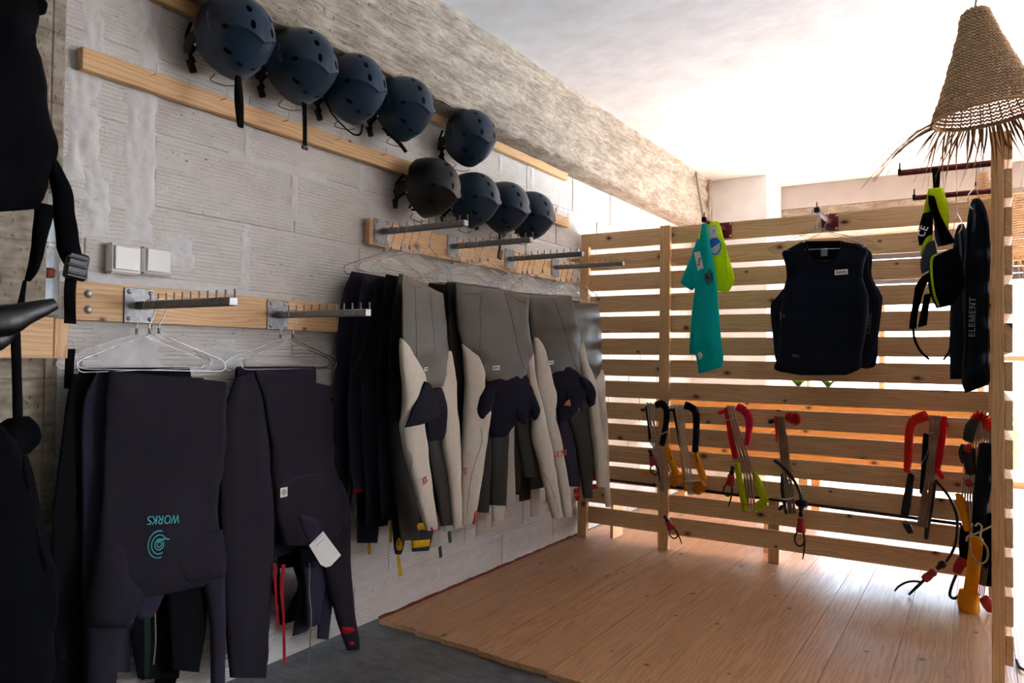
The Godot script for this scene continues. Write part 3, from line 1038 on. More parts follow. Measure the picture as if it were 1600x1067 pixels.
func build_helmets() -> void:
	var vents := []
	for sx in [-1.0, 1.0]:
		for q in [[0.040, 0.082, 0.0075, 0.010], [0.040, 0.043, 0.0085, 0.0115], [0.034, -0.004, 0.0075, 0.0145], [0.087, -0.012, 0.0125, 0.007], [0.066, -0.073, 0.014, 0.007], [0.026, -0.098, 0.0105, 0.0055]]:
			var want := Vector2(q[0] * sx, q[1])
			var best := Vector3.ZERO
			var bd := 9.0
			for i in 60:
				for j in 120:
					var p := helmet_point(0.05 + 1.55 * i / 60.0, TAU * j / 120.0)
					var d := Vector2(p.x, p.y).distance_to(want)
					if d < bd:
						bd = d
						best = p
			var nrm := Vector3(best.x / 0.0115, best.y / 0.0155, best.z / 0.0225).normalized()
			var uu := Vector3.RIGHT - nrm * nrm.x
			uu = uu.normalized()
			vents.append([best, uu, nrm.cross(uu), q[2], q[3]])
	var t := thing("helmet", "x", "helmet", Vector3.ZERO)
	part("shell", helmet_shell(1.0, vents), M.helmet_blue, t)
	part("liner", helmet_shell(0.945, []), M.foam, t)
	for sx in [-1.0, 1.0]:
		var e := Bag.new()
		loft(e, [[0.030 - 0.045, 0.02, 0.030 - 0.03, 0.022, 0.014, 0.0], [-0.045, -0.01, 0.03, -0.01, 0.022, 0], [-0.04, -0.05, 0.028, -0.05, 0.022, 0], [-0.012, -0.075, 0.012, -0.075, 0.014, 0]], 0.0, 2.2, 14, 3)
		var o := part("ear_pad", e, M.ear_pad, t)
		o.transform = Transform3D(Basis(Vector3(0, 0, sx), Vector3(0, 1, 0), Vector3(-sx, 0, 0)) * Basis(Vector3.BACK, -1.57 * sx * 0.6) * Basis.from_scale(Vector3(0.8, 0.8, 0.8)), Vector3(0.088 * sx, -0.005, -0.05))
		for q in [[0.03, -0.035], [-0.045, -0.03]]:
			var rv := Bag.new()
			rv.lathe([Vector2(0.0001, 0.003), Vector2(0.003, 0.0022), Vector2(0.0042, 0.0), Vector2(0.0001, -0.001)], Vector3(0.104 * sx, q[0], q[1]), Basis(Vector3.BACK, -PI / 2 * sx), 10)
			part("rivet", rv, M.zinc, t)
		tb(t, "side_strap", [[0.098 * sx, 0.03, -0.055, 0.005], [0.088 * sx, 0.0, -0.09, 0.005], [0.07 * sx, -0.03, -0.105, 0.005], [0.05 * sx, -0.06, -0.105, 0.005]], M.webbing, 6)
		tb(t, "side_strap", [[0.1 * sx, -0.045, -0.04, 0.005], [0.085 * sx, -0.06, -0.08, 0.005], [0.06 * sx, -0.065, -0.1, 0.005]], M.webbing, 6)
	bx(t, "buckle", Vector3(-0.062, -0.075, -0.105), Vector3(0.024, 0.04, 0.014), M.black_plastic, 0.004, Basis(Vector3.BACK, 0.4))
	tb(t, "dial_cord", [[-0.04, -0.11, -0.03, 0.0016], [-0.05, -0.132, -0.035, 0.0016], [-0.01, -0.138, -0.02, 0.0016], [0.03, -0.125, -0.02, 0.0016]], M.black_plastic, 5)
	var letters := "PROLIMIT"
	for k in 8:
		var p := helmet_point(1.50 - 0.012 * k, PI - 0.32 + 0.062 * k)
		var nn := Vector3(p.x / 0.0115, p.y / 0.0155, maxf(p.z, 0.002) / 0.0225).normalized()
		var dirn := (helmet_point(1.50 - 0.012 * (k + 1), PI - 0.32 + 0.062 * (k + 1)) - p).normalized()
		words(t, "lettering", letters[k], 0.0075, p + nn * 0.0008, Basis(dirn, nn.cross(dirn), nn), M.ink_grey)
	var spots := [
		["blue", 1.985, 2.541, "dark blue helmet nearest the viewer, long black strap loop hanging below", "loop"],
		["blue", 1.985, 2.284, "second dark blue helmet of the upper row, straight black strap hanging below", "tail"],
		["blue", 1.985, 2.043, "third dark blue helmet of the upper row, short looped cord below", "cord"],
		["blue", 1.992, 1.777, "fourth dark blue helmet of the upper row, a curled strap end below", "curl"],
		["blue", 1.994, 1.328, "lone dark blue helmet set apart at the right of the upper row", ""],
		["black", 1.722, 1.605, "only black helmet, first of the lower row", ""],
		["blue", 1.725, 1.309, "dark blue helmet of the lower row next to the black one", ""],
		["blue", 1.738, 1.052, "third helmet of the lower row, dark blue, strap and buckle hanging far down", "buckle"],
		["blue", 1.738, 0.815, "last dark blue helmet of the lower row, nearest the partition", ""]]
	for k in spots.size():
		var s = spots[k]
		var o: Node3D = t
		if k > 0:
			o = t.duplicate()
			o.name = numbered("helmet")
			add_child(o)
		o.position = Vector3(0.128, s[1], s[2])
		o.rotation_degrees = Vector3(-4.0 + 3.0 * sin(k * 1.9), 90.0 + 4.0 * sin(k * 2.3 + 0.5) + (-14.0 if k == 4 else 0.0), 3.0 * sin(k * 3.1))
		if k == 5:
			o.rotation_degrees += Vector3(6, 12, -6)
		tag(o, s[3], "helmet", "helmets hanging on the brick wall")
		if s[0] == "black":
			o.get_node("shell").material_override = M.helmet_black
			for c in o.get_children():
				if str(c.name).begins_with("lettering"):
					c.free()
	for k in spots.size():
		var o: Node3D = get_node("helmet" if k == 0 else "helmet_%03d" % k)
		match spots[k][4]:
			"loop":
				var b := Bag.new()
				loft(b, [[-0.014, -0.12, 0.006, -0.12, 0.004, 0.03], [-0.016, -0.19, 0.004, -0.19, 0.004, 0.04], [-0.014, -0.26, 0.004, -0.26, 0.004, 0.038], [-0.012, -0.275, 0.006, -0.275, 0.004, 0.032], [-0.010, -0.26, 0.008, -0.26, 0.004, 0.024], [-0.012, -0.19, 0.008, -0.19, 0.004, 0.018], [-0.012, -0.12, 0.008, -0.12, 0.004, 0.024]], 0.0, 2.5, 8, 4, 0.0, false)
				part("chin_strap", b, M.webbing, o)
			"tail":
				lf(o, "chin_strap", [[-0.012, -0.12, 0.008, -0.12, 0.004, 0.03], [-0.012, -0.2, 0.006, -0.2, 0.004, 0.034], [-0.012, -0.26, 0.006, -0.26, 0.004, 0.034]], M.webbing, 0.0)
				bx(o, "strap_end", Vector3(-0.003, -0.268, 0.034), Vector3(0.028, 0.014, 0.008), M.black_plastic, 0.003)
			"cord":
				tb(o, "chin_strap", [[-0.1, -0.05, -0.02, 0.003], [-0.09, -0.11, 0.0, 0.003], [-0.03, -0.165, 0.02, 0.003], [0.005, -0.165, 0.03, 0.0035], [0.02, -0.125, 0.03, 0.003]], M.webbing, 6)
			"curl":
				lf(o, "chin_strap", [[-0.1, -0.09, -0.08, -0.085, 0.004, -0.02], [-0.09, -0.12, -0.068, -0.112, 0.004, 0.0], [-0.06, -0.15, -0.04, -0.138, 0.005, 0.02], [-0.03, -0.182, -0.012, -0.17, 0.005, 0.03]], M.webbing, 0.0)
			"buckle":
				lf(o, "chin_strap", [[-0.03, -0.12, -0.014, -0.12, 0.004, 0.0], [-0.03, -0.2, -0.014, -0.2, 0.004, 0.0]], M.webbing, 0.0)
				bx(o, "strap_buckle", Vector3(-0.022, -0.215, 0.0), Vector3(0.03, 0.05, 0.012), M.black_plastic, 0.004, Basis(Vector3.BACK, -0.3))


# ---------------------------------------------------------------- wetsuits
func outline(rows: Array) -> PackedVector2Array:
	var o := PackedVector2Array()
	for r in rows:
		o.append(Vector2(r[0], r[1]))
	return o


func at_of(rows: Array, dz := 0.0) -> Vector3:
	return Vector3(rows[0][0], rows[0][1], rows[0][2] + dz)


func brand_patch(parent: Node, at: Vector3, turn: float, w := 0.042) -> void:  # white lozenge with the three letters
	var b := Basis(Vector3.BACK, turn)
	var p := bx(parent, "logo_patch", Vector3.ZERO, Vector3(w, w * 0.42, 0.002), M.ink_white, 0.0008)
	p.transform = Transform3D(b, at)
	var q := bx(parent, "logo_border", Vector3.ZERO, Vector3(w * 1.08, w * 0.5, 0.0016), M.ink_black, 0.0006)
	q.transform = Transform3D(b, at - Vector3(0, 0, 0.0008))
	words(p, "lettering", "ion", w * 0.27, Vector3(0, 0, 0.0014), Basis(), M.ink_black, "Droid Sans", 0.001, 1.45)


# height of the topmost cloth of a thing over a point of its own plane
func skin(t: Node3D, x: float, y: float, otherwise: float) -> float:
	var best := -9.0
	for c in t.get_children():
		if not c is MeshInstance3D or not c.mesh is ArrayMesh or c.transform != Transform3D():
			continue
		var bb: AABB = c.mesh.get_aabb()
		if x < bb.position.x or y < bb.position.y or x > bb.end.x or y > bb.end.y or bb.end.z < best:
			continue
		var ar = c.mesh.surface_get_arrays(0)
		var vs: PackedVector3Array = ar[Mesh.ARRAY_VERTEX]
		var xs: PackedInt32Array = ar[Mesh.ARRAY_INDEX]
		var p := Vector2(x, y)
		for i in range(0, xs.size(), 3):
			var a := vs[xs[i]]
			var b := vs[xs[i + 1]]
			var d := vs[xs[i + 2]]
			var a2 := Vector2(a.x, a.y)
			var u := Vector2(b.x, b.y) - a2
			var w := Vector2(d.x, d.y) - a2
			var den := u.cross(w)
			if absf(den) < 1e-12:
				continue
			var q := p - a2
			var s := q.cross(w) / den
			var r := u.cross(q) / den
			if s >= 0.0 and r >= 0.0 and s + r <= 1.0:
				best = maxf(best, a.z + s * (b.z - a.z) + r * (d.z - a.z))
	return best if best > -8.0 else otherwise


func on_skin(t: Node3D, rows: Array, lift := 0.0002) -> Array:
	var o := []
	for r in crow(rows, 4):
		r[2] = skin(t, r[0], r[1], r[2]) + lift
		o.append(r)
	return o


func laid(t: Node3D, v: Vector3, lift := 0.0022) -> Vector3:  # v moved onto the cloth, clear of it within a finger's width
	var z := -9.0
	for k in 9:
		z = maxf(z, skin(t, v.x + 0.016 * (k % 3 - 1), v.y + 0.009 * (k / 3 - 1), v.z if k == 4 else -9.0))
	return Vector3(v.x, v.y, z + lift)


# suit folded over a hanger bar at the origin, out of sight for the most part
func plain_suit(nm: String, label: String, at: Vector3, turn: float, group: String, torso: Material, chest: Material, sleeve: Material, leg: Material, drop: float) -> Node3D:
	var t := thing(nm, label, "wetsuit", at, turn, group)
	lf(t, "torso", [[-0.155, 0.006, 0.155, 0.006, 0.010, 0.003], [-0.157, -0.03, 0.157, -0.03, 0.015, 0.008], [-0.15, -0.18, 0.15, -0.18, 0.016, 0.008], [-0.14, -0.34, 0.14, -0.34, 0.016, 0.008], [-0.15, -0.44, 0.15, -0.44, 0.016, 0.008]], torso, 0.001)
	lf(t, "chest_panel", [[-0.14, -0.42, 0.14, -0.42, 0.015, 0.008], [-0.17, -0.5, 0.17, -0.5, 0.017, 0.008], [-0.12, -0.58, 0.12, -0.58, 0.017, 0.008], [-0.06, -0.62, 0.06, -0.62, 0.012, 0.008]], chest, 0.001)
	for s in [-1.0, 1.0]:
		var k := 0.04 * sin(at.x * 90.0 + s)
		lf(t, "sleeve", [[s * 0.115 - 0.04, -0.36, s * 0.115 + 0.04, -0.36, 0.014, 0.009], [s * 0.135 - 0.05, -0.5, s * 0.135 + 0.05, -0.5, 0.017, 0.009], [s * 0.145 - 0.045, -0.72, s * 0.145 + 0.045, -0.72, 0.017, 0.009], [s * (0.125 + k) - 0.034, -0.98 - drop, s * (0.125 + k) + 0.034, -0.98 - drop, 0.016, 0.009]], sleeve, 0.001)
		lf(t, "leg", [[s * 0.076 - 0.076, 0.004, s * 0.076 + 0.076, 0.004, 0.010, -0.003], [s * 0.078 - 0.075, -0.04, s * 0.078 + 0.075, -0.04, 0.014, -0.009], [s * 0.08 - 0.07, -0.4, s * 0.08 + 0.07, -0.4, 0.014, -0.009], [s * 0.085 - 0.05, -0.92 - drop * 0.8, s * 0.085 + 0.05, -0.92 - drop * 0.8, 0.013, -0.009]], leg, 0.001)
	return t


func build_near_suits() -> void:
	var g := "navy wetsuits on the two near arms"
	var t := thing("wetsuit", "large navy wetsuit with teal upside-down lettering, hanging nearest the viewer", "wetsuit", Vector3(0.137, 0.997, 2.756), 87, g)
	lf(t, "torso", [[-0.141, -0.001, 0.198, -0.035, 0.016, 0.006], [-0.146, -0.007, 0.193, -0.044, 0.026, 0.014], [-0.151, -0.098, 0.19, -0.143, 0.034, 0.018], [-0.151, -0.227, 0.185, -0.281, 0.036, 0.018], [-0.155, -0.355, 0.166, -0.389, 0.04, 0.02], [-0.163, -0.465, 0.174, -0.5, 0.05, 0.024], [-0.163, -0.537, 0.178, -0.564, 0.055, 0.026], [-0.133, -0.594, 0.13, -0.608, 0.04, 0.024]], M.navy, 0.006, 2.8)
	lf(t, "shoulder", [[-0.158, -0.419, 0, -0.466, 0.05, 0.022], [-0.173, -0.502, -0.018, -0.555, 0.06, 0.026], [-0.189, -0.578, -0.061, -0.628, 0.062, 0.026], [-0.185, -0.626, -0.087, -0.662, 0.05, 0.024]], M.navy, 0.005)
	lf(t, "shoulder", [[0.019, -0.448, 0.178, -0.456, 0.05, 0.026], [0.011, -0.518, 0.189, -0.535, 0.06, 0.03], [0.064, -0.586, 0.19, -0.594, 0.05, 0.028]], M.navy, 0.005)
	lf(t, "sleeve", [[-0.183, -0.565, -0.086, -0.623, 0.04, 0.016], [-0.184, -0.652, -0.094, -0.686, 0.042, 0.016], [-0.183, -0.763, -0.105, -0.789, 0.04, 0.016], [-0.179, -0.839, -0.11, -0.869, 0.034, 0.016]], M.navy, 0.004)
	lf(t, "sleeve", [[0.126, -0.546, 0.203, -0.545, 0.03, 0.01], [0.161, -0.7, 0.206, -0.694, 0.03, 0.01], [0.172, -0.898, 0.215, -0.913, 0.03, 0.01], [0.18, -0.983, 0.217, -0.997, 0.028, 0.01]], M.navy_dark, 0.003)
	lf(t, "neck", [[-0.099, -0.57, 0.026, -0.583, 0.04, 0.02], [-0.081, -0.615, 0.005, -0.625, 0.036, 0.02], [-0.06, -0.651, -0.012, -0.654, 0.03, 0.02]], M.navy_dark, 0.003)
	lf(t, "leg", [[-0.164, -0.004, 0.135, -0.022, 0.012, -0.004], [-0.193, -0.097, 0.166, -0.115, 0.018, -0.012], [-0.186, -0.354, 0.173, -0.413, 0.018, -0.013], [-0.177, -0.612, -0.038, -0.651, 0.018, -0.013], [-0.158, -0.762, -0.052, -0.798, 0.016, -0.013]], M.navy_dark, 0.002)
	lf(t, "leg", [[-0.001, -0.35, 0.173, -0.376, 0.016, -0.013], [0.033, -0.565, 0.169, -0.597, 0.018, -0.013], [0.055, -0.72, 0.161, -0.756, 0.018, -0.013], [0.065, -0.83, 0.145, -0.864, 0.016, -0.013]], M.black_suit, 0.002)
	lf(t, "zip_pull", [[-0.046, -0.631, -0.028, -0.636, 0.003, 0.03], [-0.042, -0.724, -0.025, -0.721, 0.003, 0.03], [-0.042, -0.801, -0.028, -0.809, 0.003, 0.03]], M.strap_green, 0.0)
	tb(t, "zip_cord", [[-0.014, -0.641, 0.03, 0.002], [-0.011, -0.717, 0.03, 0.002], [-0.015, -0.78, 0.03, 0.002]], M.cord_grey, 6)
	words(t, "lettering", "WORKS", 0.021, laid(t, at_of([[-0.007, -0.395, 0.044, 0.001]])), Basis(Vector3.BACK, PI - 0.12), M.ink_teal, "Droid Sans", 0.0015, 0.95, 400)
	for q in [[0.012, 0.0, TAU], [0.021, 0.5, 4.6], [0.030, 1.2, 3.7], [0.006, 0.0, TAU]]:
		var pts := []
		var c := laid(t, at_of([[-0.02, -0.458, 0.045, 0.001]]))
		for k in 25:
			var a: float = q[1] + (q[2]) * k / 24.0
			pts.append([c.x + q[0] * cos(a), c.y + q[0] * 1.15 * sin(a), c.z, 0.0015])
		tb(t, "emblem", on_skin(t, pts), M.ink_teal, 5)
	tb(t, "emblem", on_skin(t, [[-0.026, -0.45, 0.045, 0.002], [-0.006, -0.446, 0.045, 0.002], [0.008, -0.45, 0.045, 0.002]]), M.ink_teal, 5)
	t = thing("wetsuit", "black wetsuit directly behind the one with teal lettering, its left edge in deep shade", "wetsuit", Vector3(0.085, 0.997, 2.756), 92, g)
	lf(t, "torso", [[-0.206, -0.007, 0.139, -0.019, 0.01, 0], [-0.212, -0.033, 0.137, -0.049, 0.016, 0.003], [-0.226, -0.128, 0.14, -0.153, 0.018, 0.003], [-0.238, -0.238, 0.143, -0.284, 0.018, 0.003], [-0.247, -0.346, 0.146, -0.414, 0.018, 0.003], [-0.248, -0.424, 0.148, -0.507, 0.018, 0.003]], M.black_suit, 0.0015)
	lf(t, "sleeve", [[-0.247, -0.346, -0.122, -0.368, 0.016, 0.003], [-0.25, -0.471, -0.135, -0.497, 0.02, 0.003], [-0.25, -0.626, -0.148, -0.657, 0.02, 0.003], [-0.239, -0.801, -0.152, -0.834, 0.018, 0.003]], M.black_suit, 0.0015)
	lf(t, "leg", [[-0.067, -0.445, 0.149, -0.489, 0.014, 0.002], [-0.044, -0.655, 0.133, -0.706, 0.016, 0.002], [-0.012, -0.837, 0.116, -0.883, 0.014, 0.002]], M.black_suit, 0.0015)
	plain_suit("wetsuit", "navy wetsuit against the bricks, innermost of the three on the nearest arm", Vector3(0.035, 0.997, 2.756), 88.0, g, M.black_suit, M.black_suit, M.black_suit, M.black_suit, -0.06)
	t = thing("wetsuit", "navy wetsuit with a white paper tag and small white patch, left knee-deep sleeve", "wetsuit", Vector3(0.114, 0.997, 2.272), 93, g)
	t.set_meta("label", "navy wetsuit with a white paper tag, small white patch and red-banded cuff")
	lf(t, "torso", [[-0.163, -0.003, 0.174, -0.06, 0.014, 0.006], [-0.167, -0.013, 0.166, -0.071, 0.024, 0.013], [-0.135, -0.095, 0.169, -0.164, 0.028, 0.016], [-0.112, -0.186, 0.178, -0.286, 0.03, 0.016], [-0.101, -0.297, 0.203, -0.363, 0.034, 0.018], [-0.091, -0.401, 0.25, -0.45, 0.042, 0.022], [-0.078, -0.487, 0.26, -0.524, 0.046, 0.024], [-0.039, -0.564, 0.16, -0.602, 0.04, 0.022]], M.navy, 0.005, 2.8)
	lf(t, "sleeve", [[-0.231, -0.022, -0.145, -0.012, 0.02, 0], [-0.269, -0.118, -0.129, -0.096, 0.026, 0.004], [-0.279, -0.268, -0.09, -0.259, 0.032, 0.006], [-0.279, -0.454, -0.072, -0.454, 0.036, 0.006], [-0.262, -0.666, -0.077, -0.695, 0.036, 0.006], [-0.247, -0.821, -0.089, -0.863, 0.034, 0.006], [-0.238, -0.914, -0.099, -0.965, 0.03, 0.006]], M.navy, 0.004)
	lf(t, "sleeve", [[0.119, -0.519, 0.27, -0.512, 0.04, 0.018], [0.133, -0.637, 0.271, -0.622, 0.042, 0.016], [0.166, -0.747, 0.284, -0.771, 0.036, 0.014], [0.207, -0.847, 0.303, -0.875, 0.032, 0.014], [0.238, -0.923, 0.319, -0.946, 0.028, 0.014], [0.269, -1.003, 0.331, -1.017, 0.024, 0.014]], M.navy, 0.003)
	lf(t, "cuff_band", [[0.231, -0.907, 0.317, -0.927, 0.032, 0.014], [0.241, -0.935, 0.323, -0.954, 0.031, 0.014]], M.strap_red, 0.0, 2.5, "dark red band on the cuff")
	lf(t, "cuff_band", [[0.255, -0.964, 0.325, -0.978, 0.03, 0.014], [0.266, -0.988, 0.331, -1, 0.029, 0.014]], M.strap_red, 0.0, 2.5, "dark red band on the cuff")
	lf(t, "leg", [[0.053, -0.604, 0.193, -0.612, 0.02, -0.002], [0.073, -0.715, 0.176, -0.731, 0.02, -0.002], [0.081, -0.802, 0.154, -0.819, 0.02, -0.002], [0.082, -0.869, 0.146, -0.875, 0.018, -0.002]], M.navy_dark, 0.002)
	lf(t, "leg", [[0.152, -0.583, 0.281, -0.564, 0.02, -0.012], [0.155, -0.716, 0.238, -0.714, 0.02, -0.012], [0.151, -0.929, 0.202, -0.948, 0.018, -0.012]], M.navy_dark, 0.002)
	lf(t, "collar", [[-0.011, -0.467, 0.094, -0.505, 0.03, 0.042], [0.005, -0.513, 0.084, -0.545, 0.03, 0.044], [0.029, -0.563, 0.076, -0.586, 0.022, 0.044]], M.navy_dark, 0.002)
	tb(t, "seam", on_skin(t, [[-0.117, -0.379, 0.041, 0.001], [-0.05, -0.359, 0.039, 0.001], [0.026, -0.348, 0.038, 0.001], [0.125, -0.368, 0.038, 0.001], [0.222, -0.426, 0.041, 0.001]]), M.grey_cloth, 5)
	tb(t, "seam", on_skin(t, [[-0.123, -0.085, 0.029, 0.001], [-0.116, -0.205, 0.032, 0.001], [-0.111, -0.325, 0.033, 0.001], [-0.097, -0.446, 0.04, 0.001]]), M.grey_cloth, 5)
	lf(t, "leash_strap", [[-0.066, -0.618, -0.049, -0.621, 0.002, 0.034], [-0.069, -0.703, -0.055, -0.707, 0.002, 0.034], [-0.059, -0.787, -0.048, -0.79, 0.002, 0.034], [-0.053, -0.931, -0.039, -0.938, 0.002, 0.034]], M.strap_red, 0.0, 2.5, "red webbing strap")
	lf(t, "leash_strap", [[-0.093, -0.608, -0.082, -0.611, 0.002, 0.026], [-0.085, -0.71, -0.074, -0.713, 0.002, 0.026], [-0.072, -0.818, -0.064, -0.821, 0.002, 0.026]], M.strap_red, 0.0, 2.5, "red webbing strap")
	tb(t, "zip_cord", [[0.058, -0.642, 0.034, 0.002], [0.057, -0.735, 0.034, 0.003], [0.068, -0.82, 0.034, 0.003], [0.065, -0.918, 0.034, 0.002], [0.059, -0.991, 0.034, 0.001]], M.cord_grey, 6)
	lf(t, "pouch", [[-0.064, -0.633, 0.002, -0.644, 0.01, 0.016], [-0.089, -0.685, 0.026, -0.706, 0.014, 0.016], [-0.064, -0.74, -0.004, -0.75, 0.012, 0.016], [-0.042, -0.781, -0.028, -0.785, 0.006, 0.016]], M.bag_black, 0.002)
	var b := Bag.new()
	b.prism(outline([[0.028, -0.574, 0.056, 0.001], [0.092, -0.541, 0.056, 0.001], [0.181, -0.64, 0.056, 0.001], [0.132, -0.665, 0.056, 0.001], [0.107, -0.664, 0.056, 0.001], [0.083, -0.649, 0.056, 0.001]]), 0.058, 0.0588)
	part("paper_tag", b, M.paper, t, "white paper tag")
	for q in [[[0.051, -0.568, 0.059, 0.001], [0.092, -0.549, 0.059, 0.001]], [[0.06, -0.583, 0.059, 0.001], [0.098, -0.565, 0.059, 0.001]]]:
		tb(t, "tag_print", q, M.ink_grey, 4)
	var pc := laid(t, at_of([[-0.069, -0.388, 0.043, 0.001]]), 0.0004)
	bx(t, "label_patch", pc, Vector3(0.030, 0.030, 0.0016), M.paper, 0.0006)
	var hx := []
	for k in 7:
		hx.append([pc.x + 0.009 * cos(k * PI / 3 + 0.52), pc.y + 0.009 * sin(k * PI / 3 + 0.52), pc.z + 0.001, 0.0009])
	for k in 6:
		tb(t, "emblem", [hx[k], hx[k + 1]], M.ink_black, 5)
	tb(t, "emblem", [[pc.x, pc.y + 0.006, pc.z + 0.001, 0.0008], [pc.x, pc.y - 0.009, pc.z + 0.001, 0.0008]], M.ink_black, 5)
	tb(t, "emblem", [[pc.x - 0.006, pc.y - 0.002, pc.z + 0.001, 0.0008], [pc.x, pc.y + 0.004, pc.z + 0.001, 0.0008]], M.ink_black, 5)
	tb(t, "emblem", [[pc.x + 0.006, pc.y - 0.002, pc.z + 0.001, 0.0008], [pc.x, pc.y + 0.004, pc.z + 0.001, 0.0008]], M.ink_black, 5)
	plain_suit("wetsuit", "navy wetsuit tucked behind the one with the paper tag", Vector3(0.054, 0.999, 2.285), 87.0, g, M.navy_dark, M.navy_dark, M.navy_dark, M.black_suit, -0.08)


func build_far_suits() -> void:
	var g := "wetsuits on the four far arms"
	var t := thing("wetsuit", "navy wetsuit at the wall end of the first far arm, leftmost of the navy four", "wetsuit", Vector3(0.047, 1.352, 1.768), 87, g)
	lf(t, "torso", [[-0.166, 0.006, 0.003, 0.003, 0.01, 0], [-0.177, -0.015, 0.019, -0.016, 0.016, 0.002], [-0.216, -0.108, 0.025, -0.117, 0.018, 0.002], [-0.235, -0.32, 0.029, -0.318, 0.018, 0.002], [-0.243, -0.505, 0.027, -0.519, 0.018, 0.002], [-0.23, -0.692, 0.024, -0.719, 0.018, 0.002]], M.navy_dark, 0.0015)
	lf(t, "sleeve", [[-0.236, -0.622, -0.12, -0.632, 0.018, 0.003], [-0.224, -0.763, -0.143, -0.773, 0.018, 0.003], [-0.209, -0.895, -0.156, -0.904, 0.016, 0.003]], M.navy_dark, 0.0015)
	lf(t, "leg", [[-0.132, -0.559, 0.037, -0.57, 0.016, 0], [-0.128, -0.751, 0.027, -0.77, 0.018, 0], [-0.115, -1.012, -0.009, -1.032, 0.016, 0]], M.navy_dark, 0.0015)
	lf(t, "zip_tape", [[-0.179, -0.661, -0.17, -0.662, 0.002, 0.016], [-0.177, -0.826, -0.172, -0.827, 0.002, 0.016]], M.cord_grey, 0.0)
	lf(t, "strap", [[-0.063, -1.002, -0.047, -1.005, 0.002, 0], [-0.059, -1.066, -0.042, -1.07, 0.002, 0]], M.strap_yellow, 0.0, 2.5, "yellow strap end")
	t = thing("wetsuit", "navy wetsuit with a dark red cuff, second of the navy four", "wetsuit", Vector3(0.086, 1.352, 1.768), 93, g)
	lf(t, "torso", [[-0.164, -0.014, 0.017, -0.018, 0.01, 0], [-0.176, -0.041, 0.027, -0.042, 0.016, 0.002], [-0.205, -0.156, 0.038, -0.142, 0.018, 0.002], [-0.231, -0.365, 0.043, -0.368, 0.018, 0.002], [-0.24, -0.548, 0.04, -0.568, 0.018, 0.002]], M.navy_dark, 0.0015)
	lf(t, "sleeve", [[-0.242, -0.502, -0.09, -0.511, 0.018, 0.003], [-0.224, -0.688, -0.111, -0.701, 0.018, 0.003], [-0.197, -0.802, -0.13, -0.8, 0.016, 0.003]], M.navy_dark, 0.0015)
	lf(t, "cuff_band", [[-0.201, -0.794, -0.131, -0.793, 0.019, 0.003], [-0.197, -0.809, -0.13, -0.807, 0.019, 0.003]], M.strap_red, 0.0, 2.5, "dark red cuff")
	lf(t, "leg", [[-0.123, -0.509, 0.057, -0.519, 0.016, 0], [-0.127, -0.794, 0.025, -0.816, 0.018, 0], [-0.131, -0.949, 0.004, -0.961, 0.016, 0]], M.navy_dark, 0.0015)
	t = thing("wetsuit", "navy wetsuit with a short folded flap, third of the navy four", "wetsuit", Vector3(0.137, 1.352, 1.768), 86, g)
	lf(t, "torso", [[-0.128, -0.014, 0.013, -0.021, 0.01, 0], [-0.139, -0.039, 0.025, -0.044, 0.016, 0.002], [-0.165, -0.154, 0.048, -0.142, 0.018, 0.002], [-0.194, -0.284, 0.052, -0.317, 0.018, 0.002], [-0.203, -0.411, 0.056, -0.516, 0.018, 0.002]], M.navy, 0.0015)
	lf(t, "shoulder", [[-0.184, -0.248, -0.091, -0.318, 0.02, 0.008], [-0.225, -0.318, -0.136, -0.377, 0.022, 0.01], [-0.248, -0.364, -0.174, -0.402, 0.016, 0.01]], M.navy, 0.002)
	lf(t, "sleeve", [[-0.198, -0.411, -0.057, -0.414, 0.018, 0.003], [-0.187, -0.643, -0.065, -0.654, 0.018, 0.003], [-0.164, -0.85, -0.104, -0.84, 0.016, 0.003]], M.navy_dark, 0.0015)
	lf(t, "leg", [[-0.113, -0.413, 0.058, -0.516, 0.016, 0], [-0.099, -0.794, 0.029, -0.811, 0.016, 0], [-0.083, -0.92, 0.015, -0.936, 0.014, 0]], M.navy_dark, 0.0015)
	t = thing("wetsuit", "navy wetsuit right behind the olive ones, last of the navy four", "wetsuit", Vector3(0.176, 1.352, 1.768), 89, g)
	lf(t, "torso", [[-0.123, -0.006, 0.005, -0.013, 0.01, 0], [-0.135, -0.031, 0.022, -0.036, 0.016, 0.002], [-0.155, -0.178, 0.043, -0.168, 0.018, 0.002], [-0.171, -0.364, 0.048, -0.366, 0.018, 0.002], [-0.167, -0.549, 0.052, -0.564, 0.018, 0.002]], M.navy, 0.0015)
	lf(t, "sleeve", [[-0.169, -0.503, -0.06, -0.508, 0.018, 0.003], [-0.151, -0.736, -0.061, -0.747, 0.018, 0.003], [-0.131, -0.878, -0.079, -0.886, 0.016, 0.003]], M.navy_dark, 0.0015)
	lf(t, "leg", [[-0.105, -0.506, 0.053, -0.515, 0.016, 0], [-0.084, -0.839, 0.042, -0.858, 0.018, 0], [-0.063, -1.008, -0.009, -1.019, 0.016, 0], [-0.051, -1.048, -0.023, -1.054, 0.014, 0]], M.navy_dark, 0.0015)
	lf(t, "foot_label", [[-0.054, -0.981, -0.022, -0.987, 0.019, 0.001], [-0.06, -1.008, -0.014, -1.018, 0.021, 0.001], [-0.053, -1.034, -0.021, -1.04, 0.019, 0.001]], M.strap_yellow, 0.0, 2.0, "round yellow label with an S")
	words(t, "lettering", "S", 0.016, laid(t, at_of([[-0.051, -1.006, 0.013, 0.001]])), Basis(Vector3.BACK, -0.25), M.ink_black)
	lf(t, "strap", [[-0.044, -1.05, -0.03, -1.053, 0.002, 0], [-0.032, -1.134, -0.01, -1.136, 0.002, 0]], M.strap_yellow, 0.0, 2.5, "yellow strap end")
